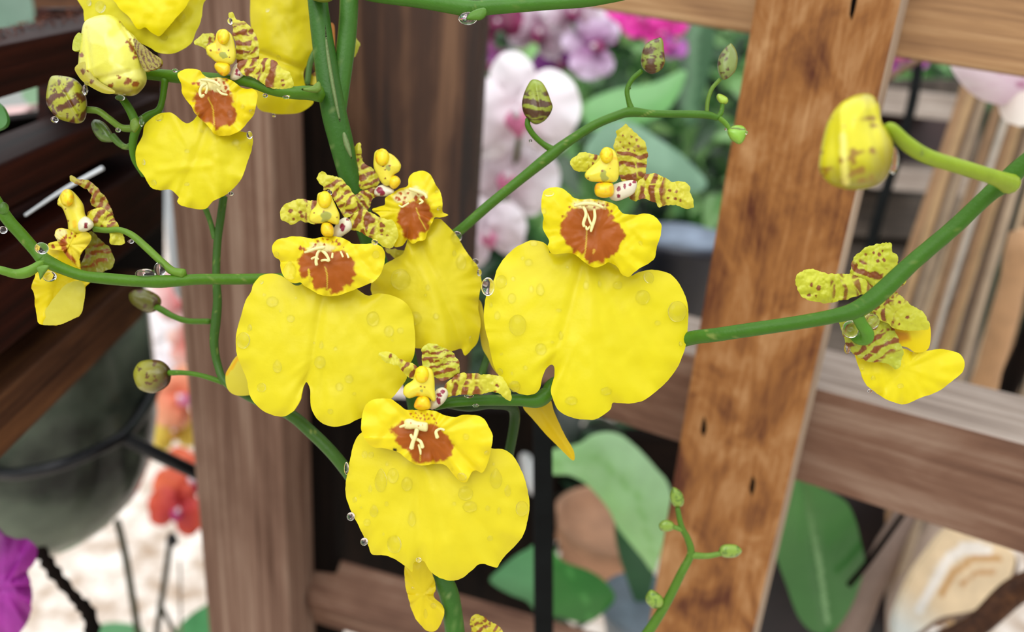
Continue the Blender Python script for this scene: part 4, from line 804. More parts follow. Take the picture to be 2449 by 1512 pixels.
# --- lower left centre flower
f2 = thing('orchid_flower', 'large yellow orchid flower left of centre, above the long left stalk', 'flower', P(*c1('C3', 740, 660), .153))
X = lambda x, y: c1('C3', x, y)
sheet('lip', [(712, 684), (690, 672), (672, 660), (650, 655), (625, 660), (607, 680), (600, 700), (588, 720), (580, 745), (572, 775), (565, 805), (567, 845), (580, 880), (592, 910), (598, 945), (615, 970), (640, 988), (675, 996), (700, 985), (718, 958), (726, 925), (734, 914), (742, 932), (745, 975), (762, 1005), (795, 1020), (830, 1015), (862, 1000), (900, 985), (935, 955), (955, 930), (972, 905), (974, 880), (990, 850), (992, 800), (985, 750), (970, 725), (940, 708), (905, 702), (880, 708), (850, 690), (820, 670), (780, 670), (740, 670)],
      M['petal'], f2, '#eadd26', [('rays', X(680, 1040), 22, '#e6d81c', .35, 5)], res=5, rag=.8, key='f2', d=.1535, ty=-.005, sx=.0024, sy=.001, edge=.0015, er=16, ruf=.0005, k=10, nz=.0006, nzs=100, seed=5,
      creases=[((775, 690), (738, 920), .0010, 12), ((800, 700), (930, 900), .0006, 22), ((760, 700), (620, 880), -.0005, 24)])
sheet('lip_lobe', cp('C3', [(312, 780), (318, 740), (345, 710), (400, 700), (450, 690), (520, 692), (580, 705), (640, 692), (740, 690), (790, 702), (830, 725), (850, 740), (920, 740), (990, 738), (1040, 755), (1062, 790), (1060, 870), (1030, 950), (990, 990), (930, 1015), (880, 1035), (830, 1055), (780, 1075), (720, 1085), (640, 1080), (600, 1060), (560, 1035), (520, 1012), (500, 995), (460, 1000), (420, 985), (385, 950), (368, 890), (365, 850), (330, 820)]),
      M['petal'], f2, '#f2e220', [('poly', cp('C3', [(495, 860), (500, 820), (530, 785), (600, 775), (680, 760), (760, 790), (800, 800), (845, 830), (870, 870), (855, 905), (875, 940), (845, 960), (850, 1005), (800, 1010), (790, 1050), (740, 1070), (700, 1055), (690, 1030), (640, 1040), (620, 1045), (590, 1030), (570, 960), (520, 970), (500, 920)]), RB, 2.5, 8, 9),
        ('line', cp('C3', [(665, 890), (680, 950), (678, 1030)]), 1.4, '#e0c040'), ('line', cp('C3', [(555, 910), (565, 990)]), 2.5, '#e8d030'), ('poly', cp('C3', [(575, 740), (650, 730), (700, 742), (750, 770), (700, 780), (600, 780), (540, 790)]), CRM, 3, 6, 7),
        ('dots', cp('C3', [(620, 720, 3), (680, 712, 3), (720, 725, 3), (760, 742, 4), (740, 718, 3), (600, 745, 3), (590, 770, 4), (500, 765, 4), (520, 775, 4), (650, 705, 2), (660, 745, 2.5), (790, 760, 2)]), '#b0561c')],
      res=3, rag=1.0, key='f2e', d=.1508, edge=.0016, er=13, ruf=.0005, k=8, nz=.0006, nzs=50, seed=8, creases=[(X(850, 760), X(1000, 960), .0006, 10), (X(660, 780), X(690, 1060), -.0008, 18), (X(540, 720), X(440, 960), .0006, 10)])
fingers(f2, 'C3', [[(640, 770, 4), (615, 800, 3.5), (605, 850, 4), (608, 880, 4)], [(575, 838, 3), (600, 828, 3), (620, 840, 3)], [(640, 780, 3.5), (665, 800, 4), (685, 830, 3.5), (690, 852, 4)], [(640, 850, 3), (665, 846, 3), (690, 852, 3)], [(715, 800, 2.5), (712, 830, 3)], [(770, 790, 2.5), (785, 825, 2.5)], [(810, 800, 2), (822, 830, 2.5)], [(530, 795, 3), (560, 785, 3.5), (600, 770, 4), (660, 760, 4)]], .1494)
sep(f2, 'dorsal_sepal', 'C3', [(612, 300), (650, 250), (690, 280), (760, 290), (810, 340), (850, 400), (875, 460), (870, 530), (800, 560), (760, 500), (720, 430), (700, 380), (655, 380), (650, 350)], .1565, [(820, 560), (640, 270)], 6.5, -.1, .85, 4)
sep(f2, 'petal', 'C3', [(370, 520), (385, 480), (430, 455), (500, 440), (560, 450), (605, 450), (640, 490), (620, 600), (550, 595), (500, 580), (450, 610), (400, 590), (370, 575)], .1555, [(640, 530), (370, 540)], 5, -.05, .42, 6, extra=[('dots', cp('C3', [(432, 518, 5), (500, 525, 4), (515, 550, 4), (455, 570, 3), (505, 550, 3)]), BR)])
sep(f2, 'petal', 'C3', [(815, 600), (840, 550), (870, 530), (920, 510), (980, 530), (1050, 570), (1110, 580), (1150, 640), (1150, 690), (1115, 765), (1060, 760), (1010, 720), (940, 680), (880, 650), (835, 640)], .1555, [(820, 590), (1140, 690)], 5.5, -.1, .58, 8, duty=.72,
    extra=[('dots', cp('C3', [(1050, 615, 6), (1045, 645, 4), (1080, 680, 3), (1048, 675, 4)]), BR)])
column(f2, 'C3', [(610, 430), (620, 398), (660, 388), (700, 405), (722, 450), (745, 500), (762, 545), (755, 605), (720, 605), (680, 592), (650, 600), (600, 600), (560, 580), (570, 520), (605, 480)], [(635, 640), (650, 595), (695, 595), (722, 630), (720, 680), (690, 690), (650, 680)], .151, (668, 548, 13), [(655, 520, 2.5), (590, 530, 2), (745, 560, 2)])
base_knob(f2, 'C3', [(715, 660), (750, 590), (800, 560), (840, 590), (840, 640), (790, 680), (740, 705)], .154, [(780, 625, 7), (785, 645, 5), (815, 575, 3)])

# --- flower behind, centre
f3 = thing('orchid_flower', 'yellow orchid flower in the middle, turned half sideways behind its neighbours', 'flower', P(*c1('C3', 1080, 400), .160))
sheet('lip', cp('C3', [(1215, 720), (1235, 690), (1300, 640), (1380, 580), (1430, 570), (1470, 600), (1540, 680), (1590, 760), (1640, 830), (1690, 900), (1712, 1000), (1700, 1060), (1690, 1130), (1690, 1180), (1705, 1260), (1690, 1380), (1640, 1450), (1600, 1487), (1578, 1440), (1530, 1450), (1450, 1475), (1400, 1470), (1330, 1440), (1230, 1420), (1120, 1300), (1040, 1180), (985, 1090), (975, 1010), (1010, 930), (1060, 880), (1130, 840), (1190, 800)]),
      M['petal'], f3, '#e8da26', [('rays', X(1290, 680), 20, '#e2d41c', .4, 4)], res=5, rag=1, key='f3', d=.1605, tx=.010, ty=-.004, sx=.003, edge=.0014, er=14, ruf=.0006, k=9, nz=.0007, nzs=90, seed=11,
      creases=[(X(1300, 720), X(1590, 1420), .0012, 14), (X(1350, 700), X(1450, 1400), -.001, 24), (X(1280, 740), X(1120, 1000), -.0008, 20)])
sheet('lip_lobe', cp('C3', [(980, 510), (1030, 490), (1066, 475), (1070, 430), (1120, 400), (1160, 372), (1215, 350), (1225, 300), (1260, 262), (1320, 250), (1370, 275), (1410, 350), (1440, 400), (1450, 470), (1450, 525), (1490, 545), (1440, 560), (1400, 560), (1380, 600), (1350, 660), (1330, 710), (1290, 720), (1250, 735), (1215, 705), (1180, 750), (1130, 755), (1110, 700), (1070, 620), (1030, 550)]),
      M['petal'], f3, '#f0e01c', [('poly', cp('C3', [(1150, 590), (1170, 480), (1200, 470), (1340, 440), (1360, 480), (1385, 550), (1350, 620), (1330, 660), (1290, 670), (1270, 710), (1240, 710), (1200, 690), (1180, 650)]), RB, 2.5, 7, 9), ('line', cp('C3', [(1275, 500), (1300, 570), (1340, 640)]), 1.3, '#e4c840'),
        ('poly', cp('C3', [(1120, 420), (1180, 380), (1260, 350), (1350, 400), (1330, 440), (1260, 440), (1180, 460), (1130, 450)]), CRM, 3, 6, 7), ('dots', cp('C3', [(1170, 400, 4), (1200, 430, 5), (1270, 430, 6), (1320, 430, 5), (1240, 380, 3), (1160, 440, 4), (1190, 465, 4), (1220, 400, 3), (1290, 400, 3), (1140, 430, 3)]), '#b8541a')],
      res=3, rag=1, key='f3e', d=.1585, edge=.0015, er=12, ruf=.0007, k=8, nz=.0008, nzs=40, seed=13, creases=[(X(1230, 330), X(1400, 500), -.001, 14), (X(1260, 460), X(1270, 700), -.0006, 16)])
fingers(f3, 'C3', [[(1230, 370, 4), (1280, 385, 5), (1330, 405, 4), (1345, 430, 3.5)], [(1160, 480, 2), (1180, 490, 2.5), (1200, 480, 2.5), (1225, 465, 2.5)], [(1300, 440, 3), (1318, 455, 3), (1295, 470, 2)]], .1567)
sep(f3, 'dorsal_sepal', 'C3', [(905, 62), (910, 150), (930, 200), (990, 240), (1035, 310), (1010, 355), (940, 370), (870, 352), (830, 300), (795, 250), (795, 190), (820, 130), (870, 80)], .162, [(1010, 370), (865, 70)], 6, -.1, .88, 5)
sep(f3, 'petal', 'C3', [(870, 420), (900, 390), (1000, 365), (1060, 370), (1060, 415), (1000, 425), (975, 450), (950, 510), (900, 540), (870, 500), (865, 450)], .1612, [(1060, 390), (880, 500)], 5, -.1, 1.1, 7, duty=.75)
sep(f3, 'lateral_sepal', 'C3', [(1060, 765), (1130, 775), (1210, 790), (1180, 822), (1140, 832), (1090, 800)], .165, [(1060, 765), (1180, 822)], 3, 0, .3, 7)
column(f3, 'C3', [(990, 170), (1000, 120), (1040, 103), (1080, 122), (1130, 150), (1172, 205), (1162, 250), (1125, 280), (1120, 330), (1080, 350), (1045, 330), (1010, 270), (990, 220)], [(1090, 300), (1130, 278), (1165, 300), (1168, 335), (1130, 370), (1095, 350)], .1585, (1085, 230, 6), [(1055, 215, 2.5), (1098, 213, 2.5), (1068, 240, 2), (1068, 300, 2)])
base_knob(f3, 'C3', [(1000, 370), (1050, 340), (1120, 370), (1120, 405), (1060, 420), (1000, 410)], .1595, [(1030, 380, 7), (1045, 398, 6), (970, 385, 4)])

# --- lowest flower
f5 = thing('orchid_flower', 'lowest yellow orchid flower, bottom centre, with a rounded drop-covered lip', 'flower', P(*c1('C4', 520, 380), .147))
X = lambda x, y: c1('C4', x, y)
sheet('lip', cp('C4', [(180, 500), (150, 540), (130, 600), (115, 680), (100, 760), (105, 830), (130, 900), (160, 960), (190, 1020), (215, 1070), (235, 1115), (290, 1120), (340, 1135), (380, 1160), (420, 1190), (436, 1205), (442, 1160), (470, 1150), (500, 1152), (520, 1190), (550, 1220), (590, 1240), (640, 1250), (690, 1235), (730, 1205), (780, 1165), (830, 1175), (865, 1185), (880, 1160), (910, 1120), (950, 1080), (1000, 1020), (1020, 950), (1032, 870), (1015, 760), (990, 690), (950, 620), (900, 585), (845, 580), (790, 560), (700, 540), (400, 500), (250, 480)]),
      M['petal'], f5, '#eadc2a', [('rays', X(480, 620), 22, '#e6d61e', .35, 7)], res=5, rag=.9, key='f5', d=.1475, ty=-.005, sx=.0026, sy=.0012, edge=.0015, er=16, ruf=.0005, k=10, nz=.0006, nzs=110, seed=14,
      creases=[(X(470, 650), X(470, 1150), .0007, 16), (X(550, 660), X(900, 1100), .0006, 24), (X(500, 660), X(650, 1240), -.0008, 20), (X(420, 660), X(180, 950), -.0005, 24)])
sheet('lip_lobe', cp('C4', [(180, 440), (190, 390), (210, 350), (250, 330), (320, 328), (360, 350), (400, 380), (440, 385), (500, 385), (550, 390), (600, 410), (650, 420), (700, 410), (760, 412), (800, 430), (830, 480), (845, 520), (837, 580), (822, 640), (795, 698), (760, 690), (738, 702), (712, 747), (680, 742), (640, 700), (610, 665), (560, 655), (480, 665), (420, 640), (370, 600), (310, 580), (240, 570), (200, 535), (180, 485)]),
      M['petal'], f5, '#f1e01e', [('poly', cp('C4', [(325, 485), (370, 450), (400, 440), (460, 450), (540, 450), (590, 480), (620, 520), (650, 570), (640, 610), (600, 640), (540, 645), (480, 650), (440, 640), (430, 610), (390, 570), (350, 540), (360, 520)]), RB, 2.5, 5, 9),
        ('dots', cp('C4', [(430, 405, 2.5), (455, 402, 2), (470, 412, 2.5), (485, 402, 2), (500, 415, 2.5), (515, 405, 2), (535, 412, 2.5), (460, 425, 2.5), (480, 428, 3), (500, 432, 2.5), (520, 428, 2.5), (550, 430, 2.5), (560, 450, 3), (440, 420, 2), (585, 480, 3)]), '#b85c1c'), ('line', cp('C4', [(478, 560), (480, 640)]), 1.4, '#e2c440'), ('dots', cp('C4', [(348, 588, 4.5)]), '#2a2008')],
      res=3, rag=1.0, key='f5e', d=.1448, edge=.0016, er=14, ruf=.0006, k=8, nz=.0006, nzs=60, seed=17, creases=[(X(640, 560), X(770, 700), .0008, 9), (X(600, 560), X(700, 720), -.0006, 10), (X(480, 450), X(490, 640), -.0006, 20), (X(380, 420), X(260, 560), .0006, 12)])
pillow('callus', cp('C4', [(395, 465), (400, 435), (430, 428), (460, 440), (500, 445), (517, 455), (512, 492), (480, 490), (455, 480), (425, 482), (400, 478)]), .1432, .0009, M['waxy'], f5, CRM, [('dots', cp('C4', [(430, 450, 2), (470, 465, 2), (490, 460, 2)]), '#c87a3a')], res=2)
fingers(f5, 'C4', [[(462, 480, 6), (452, 520, 5), (440, 550, 5), (433, 580, 6)], [(455, 530, 4), (480, 545, 4), (490, 575, 5)], [(430, 510, 4), (440, 530, 4)], [(575, 480, 3), (558, 495, 4), (565, 525, 5)], [(558, 490, 3), (580, 480, 3), (600, 486, 3)], [(375, 470, 3), (400, 462, 4)], [(470, 560, 3), (478, 590, 3), (480, 610, 2)]], .1432)
sep(f5, 'dorsal_sepal', 'C4', [(488, 100), (492, 62), (540, 48), (600, 68), (650, 98), (675, 150), (678, 190), (655, 215), (590, 235), (550, 215), (520, 190), (495, 165), (488, 130)], .1492, [(600, 240), (560, 50)], 5.5, -.1, .95, 2, base='#cfd040')
sep(f5, 'petal', 'C4', [(270, 100), (320, 90), (380, 128), (440, 150), (470, 180), (450, 225), (420, 215), (395, 190), (365, 160), (300, 140)], .1482, [(460, 210), (280, 110)], 5, -.1, .55, 9, extra=[('dots', cp('C4', [(325, 110, 5)]), BR)])
sep(f5, 'petal', 'C4', [(570, 330), (590, 280), (630, 230), (680, 200), (740, 195), (800, 205), (880, 210), (920, 260), (938, 300), (935, 340), (880, 300), (820, 295), (760, 305), (700, 310), (640, 310), (600, 335)], .1485, [(580, 300), (930, 280)], 6.5, -.1, .62, 4, duty=.72, extra=[('dots', cp('C4', [(868, 260, 4), (860, 290, 2.5)]), BR)])
column(f5, 'C4', [(448, 205), (460, 172), (500, 163), (538, 180), (550, 230), (552, 280), (557, 330), (543, 342), (520, 322), (490, 320), (460, 315), (420, 325), (392, 302), (400, 262), (440, 232)], [(450, 345), (470, 315), (510, 312), (530, 345), (525, 380), (480, 385), (448, 372)], .1452, (485, 285, 4), [(480, 265, 2), (500, 268, 2)])
base_knob(f5, 'C4', [(530, 340), (560, 280), (600, 270), (620, 300), (600, 345), (560, 375), (530, 380)], .1478, [(575, 305, 6), (590, 290, 5), (572, 340, 6), (565, 325, 4)])

# --- upper left flower
f1 = thing('orchid_flower', 'upper left yellow orchid flower beside the fat opening bud', 'flower', P(*c1('C1', 1620, 510), .157))
X = lambda x, y: c1('C1', x, y)
sheet('lip', cp('C1', [(1215, 800), (1180, 782), (1120, 790), (1060, 820), (1010, 870), (990, 950), (955, 1020), (945, 1090), (960, 1160), (1000, 1220), (1050, 1300), (1100, 1320), (1180, 1318), (1225, 1350), (1245, 1375), (1232, 1400), (1262, 1430), (1330, 1445), (1400, 1455), (1440, 1445), (1480, 1400), (1560, 1360), (1620, 1310), (1680, 1240), (1720, 1130), (1750, 1030), (1755, 960), (1720, 925), (1640, 910), (1550, 880), (1450, 830), (1390, 800), (1345, 840), (1300, 860), (1260, 840)]),
      M['petal'], f1, '#ebdf1e', [('rays', X(1480, 850), 20, '#e6d714', .35, 3)], res=4.5, rag=.9, key='f1', d=.1565, ty=-.005, sx=.0018, sy=.001, edge=.0012, er=14, ruf=.0005, k=8, nz=.0006, nzs=80, seed=21,
      creases=[(X(1450, 880), X(1250, 1360), .0009, 14), (X(1100, 1180), X(1450, 1150), -.0005, 10), (X(1500, 900), X(1500, 1400), -.0006, 20)])
sheet('lip_lobe', cp('C1', [(1235, 520), (1270, 490), (1330, 480), (1390, 490), (1410, 520), (1450, 540), (1530, 540), (1600, 555), (1640, 580), (1700, 620), (1760, 620), (1790, 660), (1780, 740), (1760, 800), (1720, 850), (1680, 900), (1640, 925), (1590, 940), (1500, 935), (1450, 880), (1400, 830), (1360, 790), (1330, 740), (1300, 700), (1270, 650), (1260, 580)]),
      M['petal'], f1, '#f2df10', [('poly', cp('C1', [(1350, 640), (1400, 640), (1480, 600), (1560, 610), (1610, 660), (1620, 720), (1650, 790), (1640, 840), (1600, 880), (1560, 870), (1500, 910), (1480, 870), (1410, 850), (1370, 790), (1350, 720), (1345, 680)]), RB, 2.5, 7, 9), ('line', cp('C1', [(1450, 680), (1485, 760), (1490, 870)]), 1.4, '#e4c030'),
        ('poly', cp('C1', [(1370, 560), (1440, 540), (1540, 545), (1590, 600), (1600, 650), (1520, 640), (1460, 620), (1400, 610)]), CRM, 3, 7, 7), ('dots', cp('C1', [(1380, 590, 4), (1430, 560, 3), (1500, 560, 3), (1560, 580, 4), (1570, 610, 5), (1590, 640, 4), (1540, 640, 4), (1480, 640, 4), (1350, 580, 4), (1520, 580, 3), (1390, 620, 4), (1580, 560, 3)]), '#b8541a')],
      res=3, rag=1.0, key='f1e', d=.1548, edge=.0013, er=12, ruf=.0006, k=7, nz=.0007, nzs=40, seed=23, creases=[(X(1480, 620), X(1520, 880), -.0006, 14), (X(1650, 650), X(1640, 850), .0006, 8)])
fingers(f1, 'C1', [[(1440, 580, 4), (1405, 600, 3.5), (1390, 640, 3.5), (1400, 672, 3.5), (1418, 660, 3)], [(1440, 590, 3), (1440, 620, 3), (1430, 650, 3)], [(1400, 555, 3), (1450, 560, 4), (1500, 575, 4), (1530, 600, 3)], [(1510, 620, 2.5), (1540, 650, 3), (1580, 660, 2.5)]], .1534)
sep(f1, 'dorsal_sepal', 'C1', [(1590, 100), (1620, 80), (1640, 130), (1700, 155), (1750, 200), (1790, 270), (1802, 340), (1800, 400), (1770, 440), (1700, 440), (1650, 430), (1640, 300), (1620, 240), (1615, 170)], .1582, [(1720, 450), (1630, 90)], 6, -.1, .8, 4)
sep(f1, 'petal', 'C1', [(1350, 300), (1370, 270), (1420, 240), (1490, 240), (1530, 280), (1520, 370), (1450, 390), (1425, 345), (1390, 320)], .1575, [(1520, 300), (1360, 290)], 4, 0, .5, 4, base='#cfcc3a')
sep(f1, 'petal', 'C1', [(1650, 460), (1690, 420), (1740, 410), (1800, 415), (1850, 405), (1920, 430), (1960, 480), (2010, 500), (2035, 550), (2030, 640), (2010, 675), (1960, 620), (1900, 620), (1840, 590), (1790, 560), (1740, 530), (1690, 520)], .1545, [(1650, 470), (2030, 620)], 5.5, -.1, .68, 5, duty=.72, extra=[('dots', cp('C1', [(1965, 560, 4), (1970, 590, 5)]), BR)])
column(f1, 'C1', [(1505, 230), (1530, 205), (1570, 210), (1610, 240), (1630, 300), (1642, 380), (1630, 430), (1600, 450), (1540, 440), (1500, 430), (1470, 405), (1440, 375), (1435, 325), (1490, 290)], [(1490, 465), (1510, 430), (1590, 440), (1600, 500), (1560, 530), (1520, 510)], .1552, (1555, 385, 8), [(1522, 345, 2.5), (1590, 350, 2), (1465, 352, 2.5), (1595, 400, 2)])
base_knob(f1, 'C1', [(1600, 540), (1620, 470), (1650, 440), (1700, 460), (1710, 510), (1670, 550), (1630, 560)], .157, [(1650, 490, 5), (1645, 515, 5), (1665, 520, 3)])

# --- sideways flower at far left
f6 = thing('orchid_flower', 'sideways yellow orchid flower at the far left behind a stalk', 'flower', P(*c1('C2', 620, 480), .157))
X = lambda x, y: c1('C2', x, y)
sheet('lip', cp('C2', [(330, 640), (420, 620), (520, 650), (555, 720), (575, 830), (625, 855), (595, 890), (590, 950), (580, 1000), (560, 1080), (500, 1115), (420, 1150), (340, 1155), (275, 1145), (260, 1080), (245, 1010), (240, 930), (220, 890), (240, 830), (255, 780), (300, 710)]), M['petal'], f6, '#f2de10', None, res=3.5, rag=1.4, key='f6', d=.1575, tx=.012, edge=.001, er=8, ruf=.0006, k=9, nz=.0006, nzs=40, seed=31, creases=[(X(380, 700), X(300, 1100), -.0012, 14)])
sheet('lip_fold', cp('C2', [(560, 850), (470, 870), (400, 940), (340, 1020), (290, 1090), (275, 1145), (340, 1157), (420, 1152), (500, 1117), (562, 1080), (583, 1000), (592, 900)]), M['petal'], f6, '#dcd24a', None, res=3.5, rag=1, d=.1558, edge=.0012, er=10, nz=.0004, nzs=40, seed=32, tx=-.006)
sheet('lip_lobe', cp('C2', [(380, 530), (400, 490), (450, 485), (540, 510), (610, 510), (635, 550), (610, 600), (570, 650), (550, 700), (555, 755), (530, 740), (470, 680), (430, 640), (340, 630), (340, 590), (400, 570)]), M['petal'], f6, '#f2e03c',
      [('poly', cp('C2', [(400, 580), (450, 560), (470, 620), (510, 690), (540, 750), (500, 720), (450, 670), (430, 620)]), RB, 2, 5, 8), ('poly', cp('C2', [(380, 520), (410, 490), (460, 490), (470, 520), (400, 570)]), CRM, 2, 3, 8), ('dots', cp('C2', [(460, 545, 5), (440, 570, 5), (500, 520, 3), (525, 540, 3), (370, 610, 5), (420, 500, 2), (490, 550, 3), (535, 510, 2.5)]), '#b0501c')], res=2.5, rag=1, d=.1558, edge=.001, er=8, ruf=.0006, k=6, seed=33)
column(f6, 'C2', [(400, 290), (440, 220), (490, 215), (540, 260), (580, 320), (595, 390), (640, 430), (640, 480), (590, 510), (540, 520), (480, 500), (470, 440), (450, 380), (430, 340), (402, 320)], None, .157, (700, 400, 1), [(455, 350, 2), (450, 400, 2), (475, 430, 3), (400, 300, 2)], T=.003)
pillow('flower_base', cp('C2', [(540, 440), (590, 400), (640, 430), (650, 470), (600, 505), (550, 500)]), .1555, .002, M['waxy'], f6, '#e8e4c4', [('dots', cp('C2', [(598, 455, 5), (598, 470, 5)]), '#7c1c20')], res=2)
sep(f6, 'dorsal_sepal', 'C2', [(490, 122), (560, 145), (630, 160), (700, 230), (740, 280), (770, 340), (785, 400), (730, 395), (690, 360), (630, 310), (640, 250), (580, 200), (510, 165)], .1585, [(760, 400), (500, 130)], 7, -.1, .9, 3, base='#b8ac38', duty=.65)
sep(f6, 'petal', 'C2', [(610, 380), (690, 340), (760, 370), (800, 430), (830, 480), (865, 550), (860, 590), (770, 590), (760, 520), (710, 500), (640, 470)], .157, [(620, 400), (850, 580)], 5, -.1, .62, 6, duty=.7)
sep(f6, 'lateral_sepal', 'C2', [(630, 500), (700, 560), (760, 620), (795, 690), (780, 760), (740, 780), (600, 790), (560, 760), (600, 650), (590, 580)], .1605, [(640, 520), (700, 800)], 4.5, .25, .8, 5, base='#9a9a34')

# --- flower seen from behind, right
f7 = thing('orchid_flower', 'yellow orchid flower turned backwards on the right, behind the sweeping stalk', 'flower', P(*c1('R1', 400, 950), .147))
X = lambda x, y: c1('R1', x, y)
sheet('lip', cp('R1', [(335, 1180), (360, 1240), (380, 1300), (405, 1360), (440, 1390), (500, 1430), (570, 1450), (640, 1425), (720, 1395), (770, 1360), (830, 1310), (838, 1260), (810, 1225), (740, 1208), (680, 1215), (620, 1222), (560, 1200), (450, 1180)]), M['petal'], f7, '#f2e418', [('rays', X(450, 1180), 16, '#e6d714', .3, 3)], res=4, rag=.8, key='f7', d=.1525, tx=.006, ty=-.004, edge=.0014, er=14, ruf=.0005, k=7, nz=.0006, nzs=70, seed=41, creases=[(X(450, 1200), X(500, 1420), -.0008, 14), (X(600, 1230), X(640, 1400), .0006, 16)])
sheet('lip_lobe', cp('R1', [(500, 1100), (560, 1090), (620, 1110), (685, 1100), (683, 1200), (630, 1222), (590, 1200), (540, 1180)]), M['petal'], f7, '#f0dc14', [('poly', cp('R1', [(520, 1120), (590, 1130), (600, 1170), (540, 1180)]), '#d89a18', 6, 4, 12)], res=3, d=.1515, edge=.001, er=8)
sep(f7, 'petal', 'R1', [(97, 895), (130, 860), (180, 858), (240, 875), (300, 875), (350, 880), (400, 900), (430, 950), (360, 975), (300, 990), (240, 1005), (190, 1000), (130, 980), (105, 940)], .1475, [(420, 930), (110, 930)], 5.5, -.05, .58, 3, base='#d8da3c', duty=.45, col='#a0702a', extra=[('dots', cp('R1', [(165, 925, 5), (197, 938, 5), (155, 970, 4.5), (185, 972, 3)]), BR)])
sep(f7, 'dorsal_sepal', 'R1', [(340, 850), (350, 810), (400, 765), (460, 745), (512, 738), (525, 780), (545, 800), (545, 850), (580, 880), (575, 920), (540, 930), (480, 930), (410, 935), (345, 895)], .148, [(420, 950), (480, 740)], 4.5, -.1, .55, 4, base='#d2d638', extra=[('dots', cp('R1', [(405, 790, 4), (440, 782, 3), (465, 792, 4.5), (485, 815, 4.5), (457, 820, 4.5), (480, 773, 3)]), BR)])
sep(f7, 'petal', 'R1', [(430, 1020), (470, 960), (515, 940), (560, 970), (600, 1010), (650, 1040), (685, 1090), (680, 1120), (600, 1125), (540, 1115), (500, 1095), (450, 1065)], .148, [(430, 990), (680, 1100)], 6, -.1, .5, 6, base='#d6d63a', duty=.45, extra=[('dots', cp('R1', [(588, 1068, 4.5), (527, 1088, 4), (553, 1097, 3.5), (555, 1000, 4)]), BR)])
sep(f7, 'lateral_sepal', 'R1', [(290, 1080), (330, 1060), (450, 1040), (520, 1100), (560, 1190), (570, 1230), (545, 1295), (500, 1270), (430, 1262), (380, 1245), (330, 1200), (305, 1140)], .1495, [(380, 1060), (520, 1290)], 5.5, .1, .82, 7, base='#c2c83a')
pillow('column', cp('R1', [(530, 790), (546, 800), (550, 840), (585, 880), (580, 920), (545, 932), (520, 900), (515, 840)]), .1505, .0015, M['waxy'], f7, '#ecd61e', [('dots', cp('R1', [(567, 910, 2), (560, 905, 2)]), BR)], res=2.5)

# --- cut-off and half-hidden flowers
f8 = thing('orchid_flower', 'yellow orchid lip cut by the top edge above the fat bud', 'flower', P(340, -60, .160))
X = lambda x, y: c1('C1', x, y)
sheet('lip', cp('C1', [(575, -120), (1425, -120), (1412, 30), (1395, 150), (1362, 220), (1330, 300), (1260, 350), (1180, 375), (1100, 365), (1040, 330), (960, 290), (900, 240), (800, 190), (700, 170), (600, 160), (585, 80)]), M['petal'], f8, '#e8e030', [('rays', X(1050, -150), 14, '#d8cc20', .3, 3)], res=5, rag=.8, key='f8', d=.161, edge=.0025, er=30, nz=.001, nzs=60, seed=51, sx=.003)
sheet('lip_fold', cp('C1', [(760, -120), (820, 40), (900, 120), (960, 200), (1010, 190), (1060, 230), (1110, 250), (1150, 210), (1220, 130), (1300, 30), (1330, -120)]), M['petal'], f8, '#f6e808', None, res=5, rag=.8, d=.1588, edge=.0022, er=18, nz=.0008, nzs=60, seed=52)
f9 = thing('orchid_flower', 'smooth yellow orchid flower hanging from the top edge left of the main stalk', 'flower', P(680, -60, .170))
sheet('lip', cp('R2', [(168, -140), (163, 0), (163, 150), (185, 350), (200, 560), (212, 830), (330, 890), (450, 897), (560, 880), (655, 808), (620, 740), (585, 650), (580, 560), (640, 440), (664, 340), (645, 200), (615, -140)]), M['petal'], f9, '#e6d81c', [('rays', c1('R2', 400, -200), 10, '#dccd16', .4, 3)], res=5, key='f9', d=.171, edge=.002, er=22, nz=.001, nzs=70, seed=55, sx=.003, ty=.004, creases=[(c1('R2', 260, 420), c1('R2', 580, 560), .0015, 9)])
f10 = thing('orchid_flower', 'yellow flower almost hidden behind the two main stalks', 'flower', P(800, 120, .175))
sep(f10, 'petal', 'R2', [(930, 290), (975, 280), (1010, 320), (1017, 370), (985, 440), (930, 445), (900, 360)], .172, [(900, 370), (1000, 440)], 4, -.1, .3, 6, base='#cfcf4a')
sheet('petal', cp('R2', [(610, 640), (650, 580), (700, 560), (740, 600), (720, 665), (640, 665)]), M['petal'], f10, '#dccc26', [('speck', 16, .3, '#a06a20', 3)], res=4, d=.173)
sheet('petal', cp('R2', [(660, 480), (720, 430), (760, 500), (740, 570), (660, 560)]), M['sepal'], f10, '#8a7028', [('speck', 9, .1, '#6a3a18', 3)], res=4, d=.174)
sheet('petal', cp('R2', [(770, 210), (820, 200), (820, 420), (780, 400)]), M['petal'], f10, '#c07a24', None, res=4, d=.174)
tube('pedicel', [(735, 200, .172, 7), (742, 150, .172, 7), (760, 110, .173, 7)], M['stem'], f10, base='#4a7f46')
f11 = thing('orchid_flower', 'yellow petal edge peeking out left of the large left-centre flower', 'flower', P(600, 880, .165))
sheet('petal', [(540, 900), (548, 880), (572, 848), (620, 840), (640, 930), (600, 944), (565, 945), (545, 930)], M['petal'], f11, '#ddd040', [('line', [(542, 895), (575, 852)], 4, '#e8b818')], res=4, d=.164, edge=.0015, er=10)
f12 = thing('orchid_flower', 'narrow yellow petal hanging below the lowest flower', 'flower', P(1000, 1330, .160))
sheet('petal', cp('C4', [(400, 1180), (440, 1140), (510, 1140), (540, 1220), (557, 1290), (545, 1330), (590, 1380), (598, 1430), (560, 1500), (510, 1502), (460, 1450), (430, 1380), (405, 1280)]), M['petal'], f12, '#ecd824', None, res=4, rag=.8, d=.160, edge=.0012, er=10, ruf=.0006, k=6, key='f12')
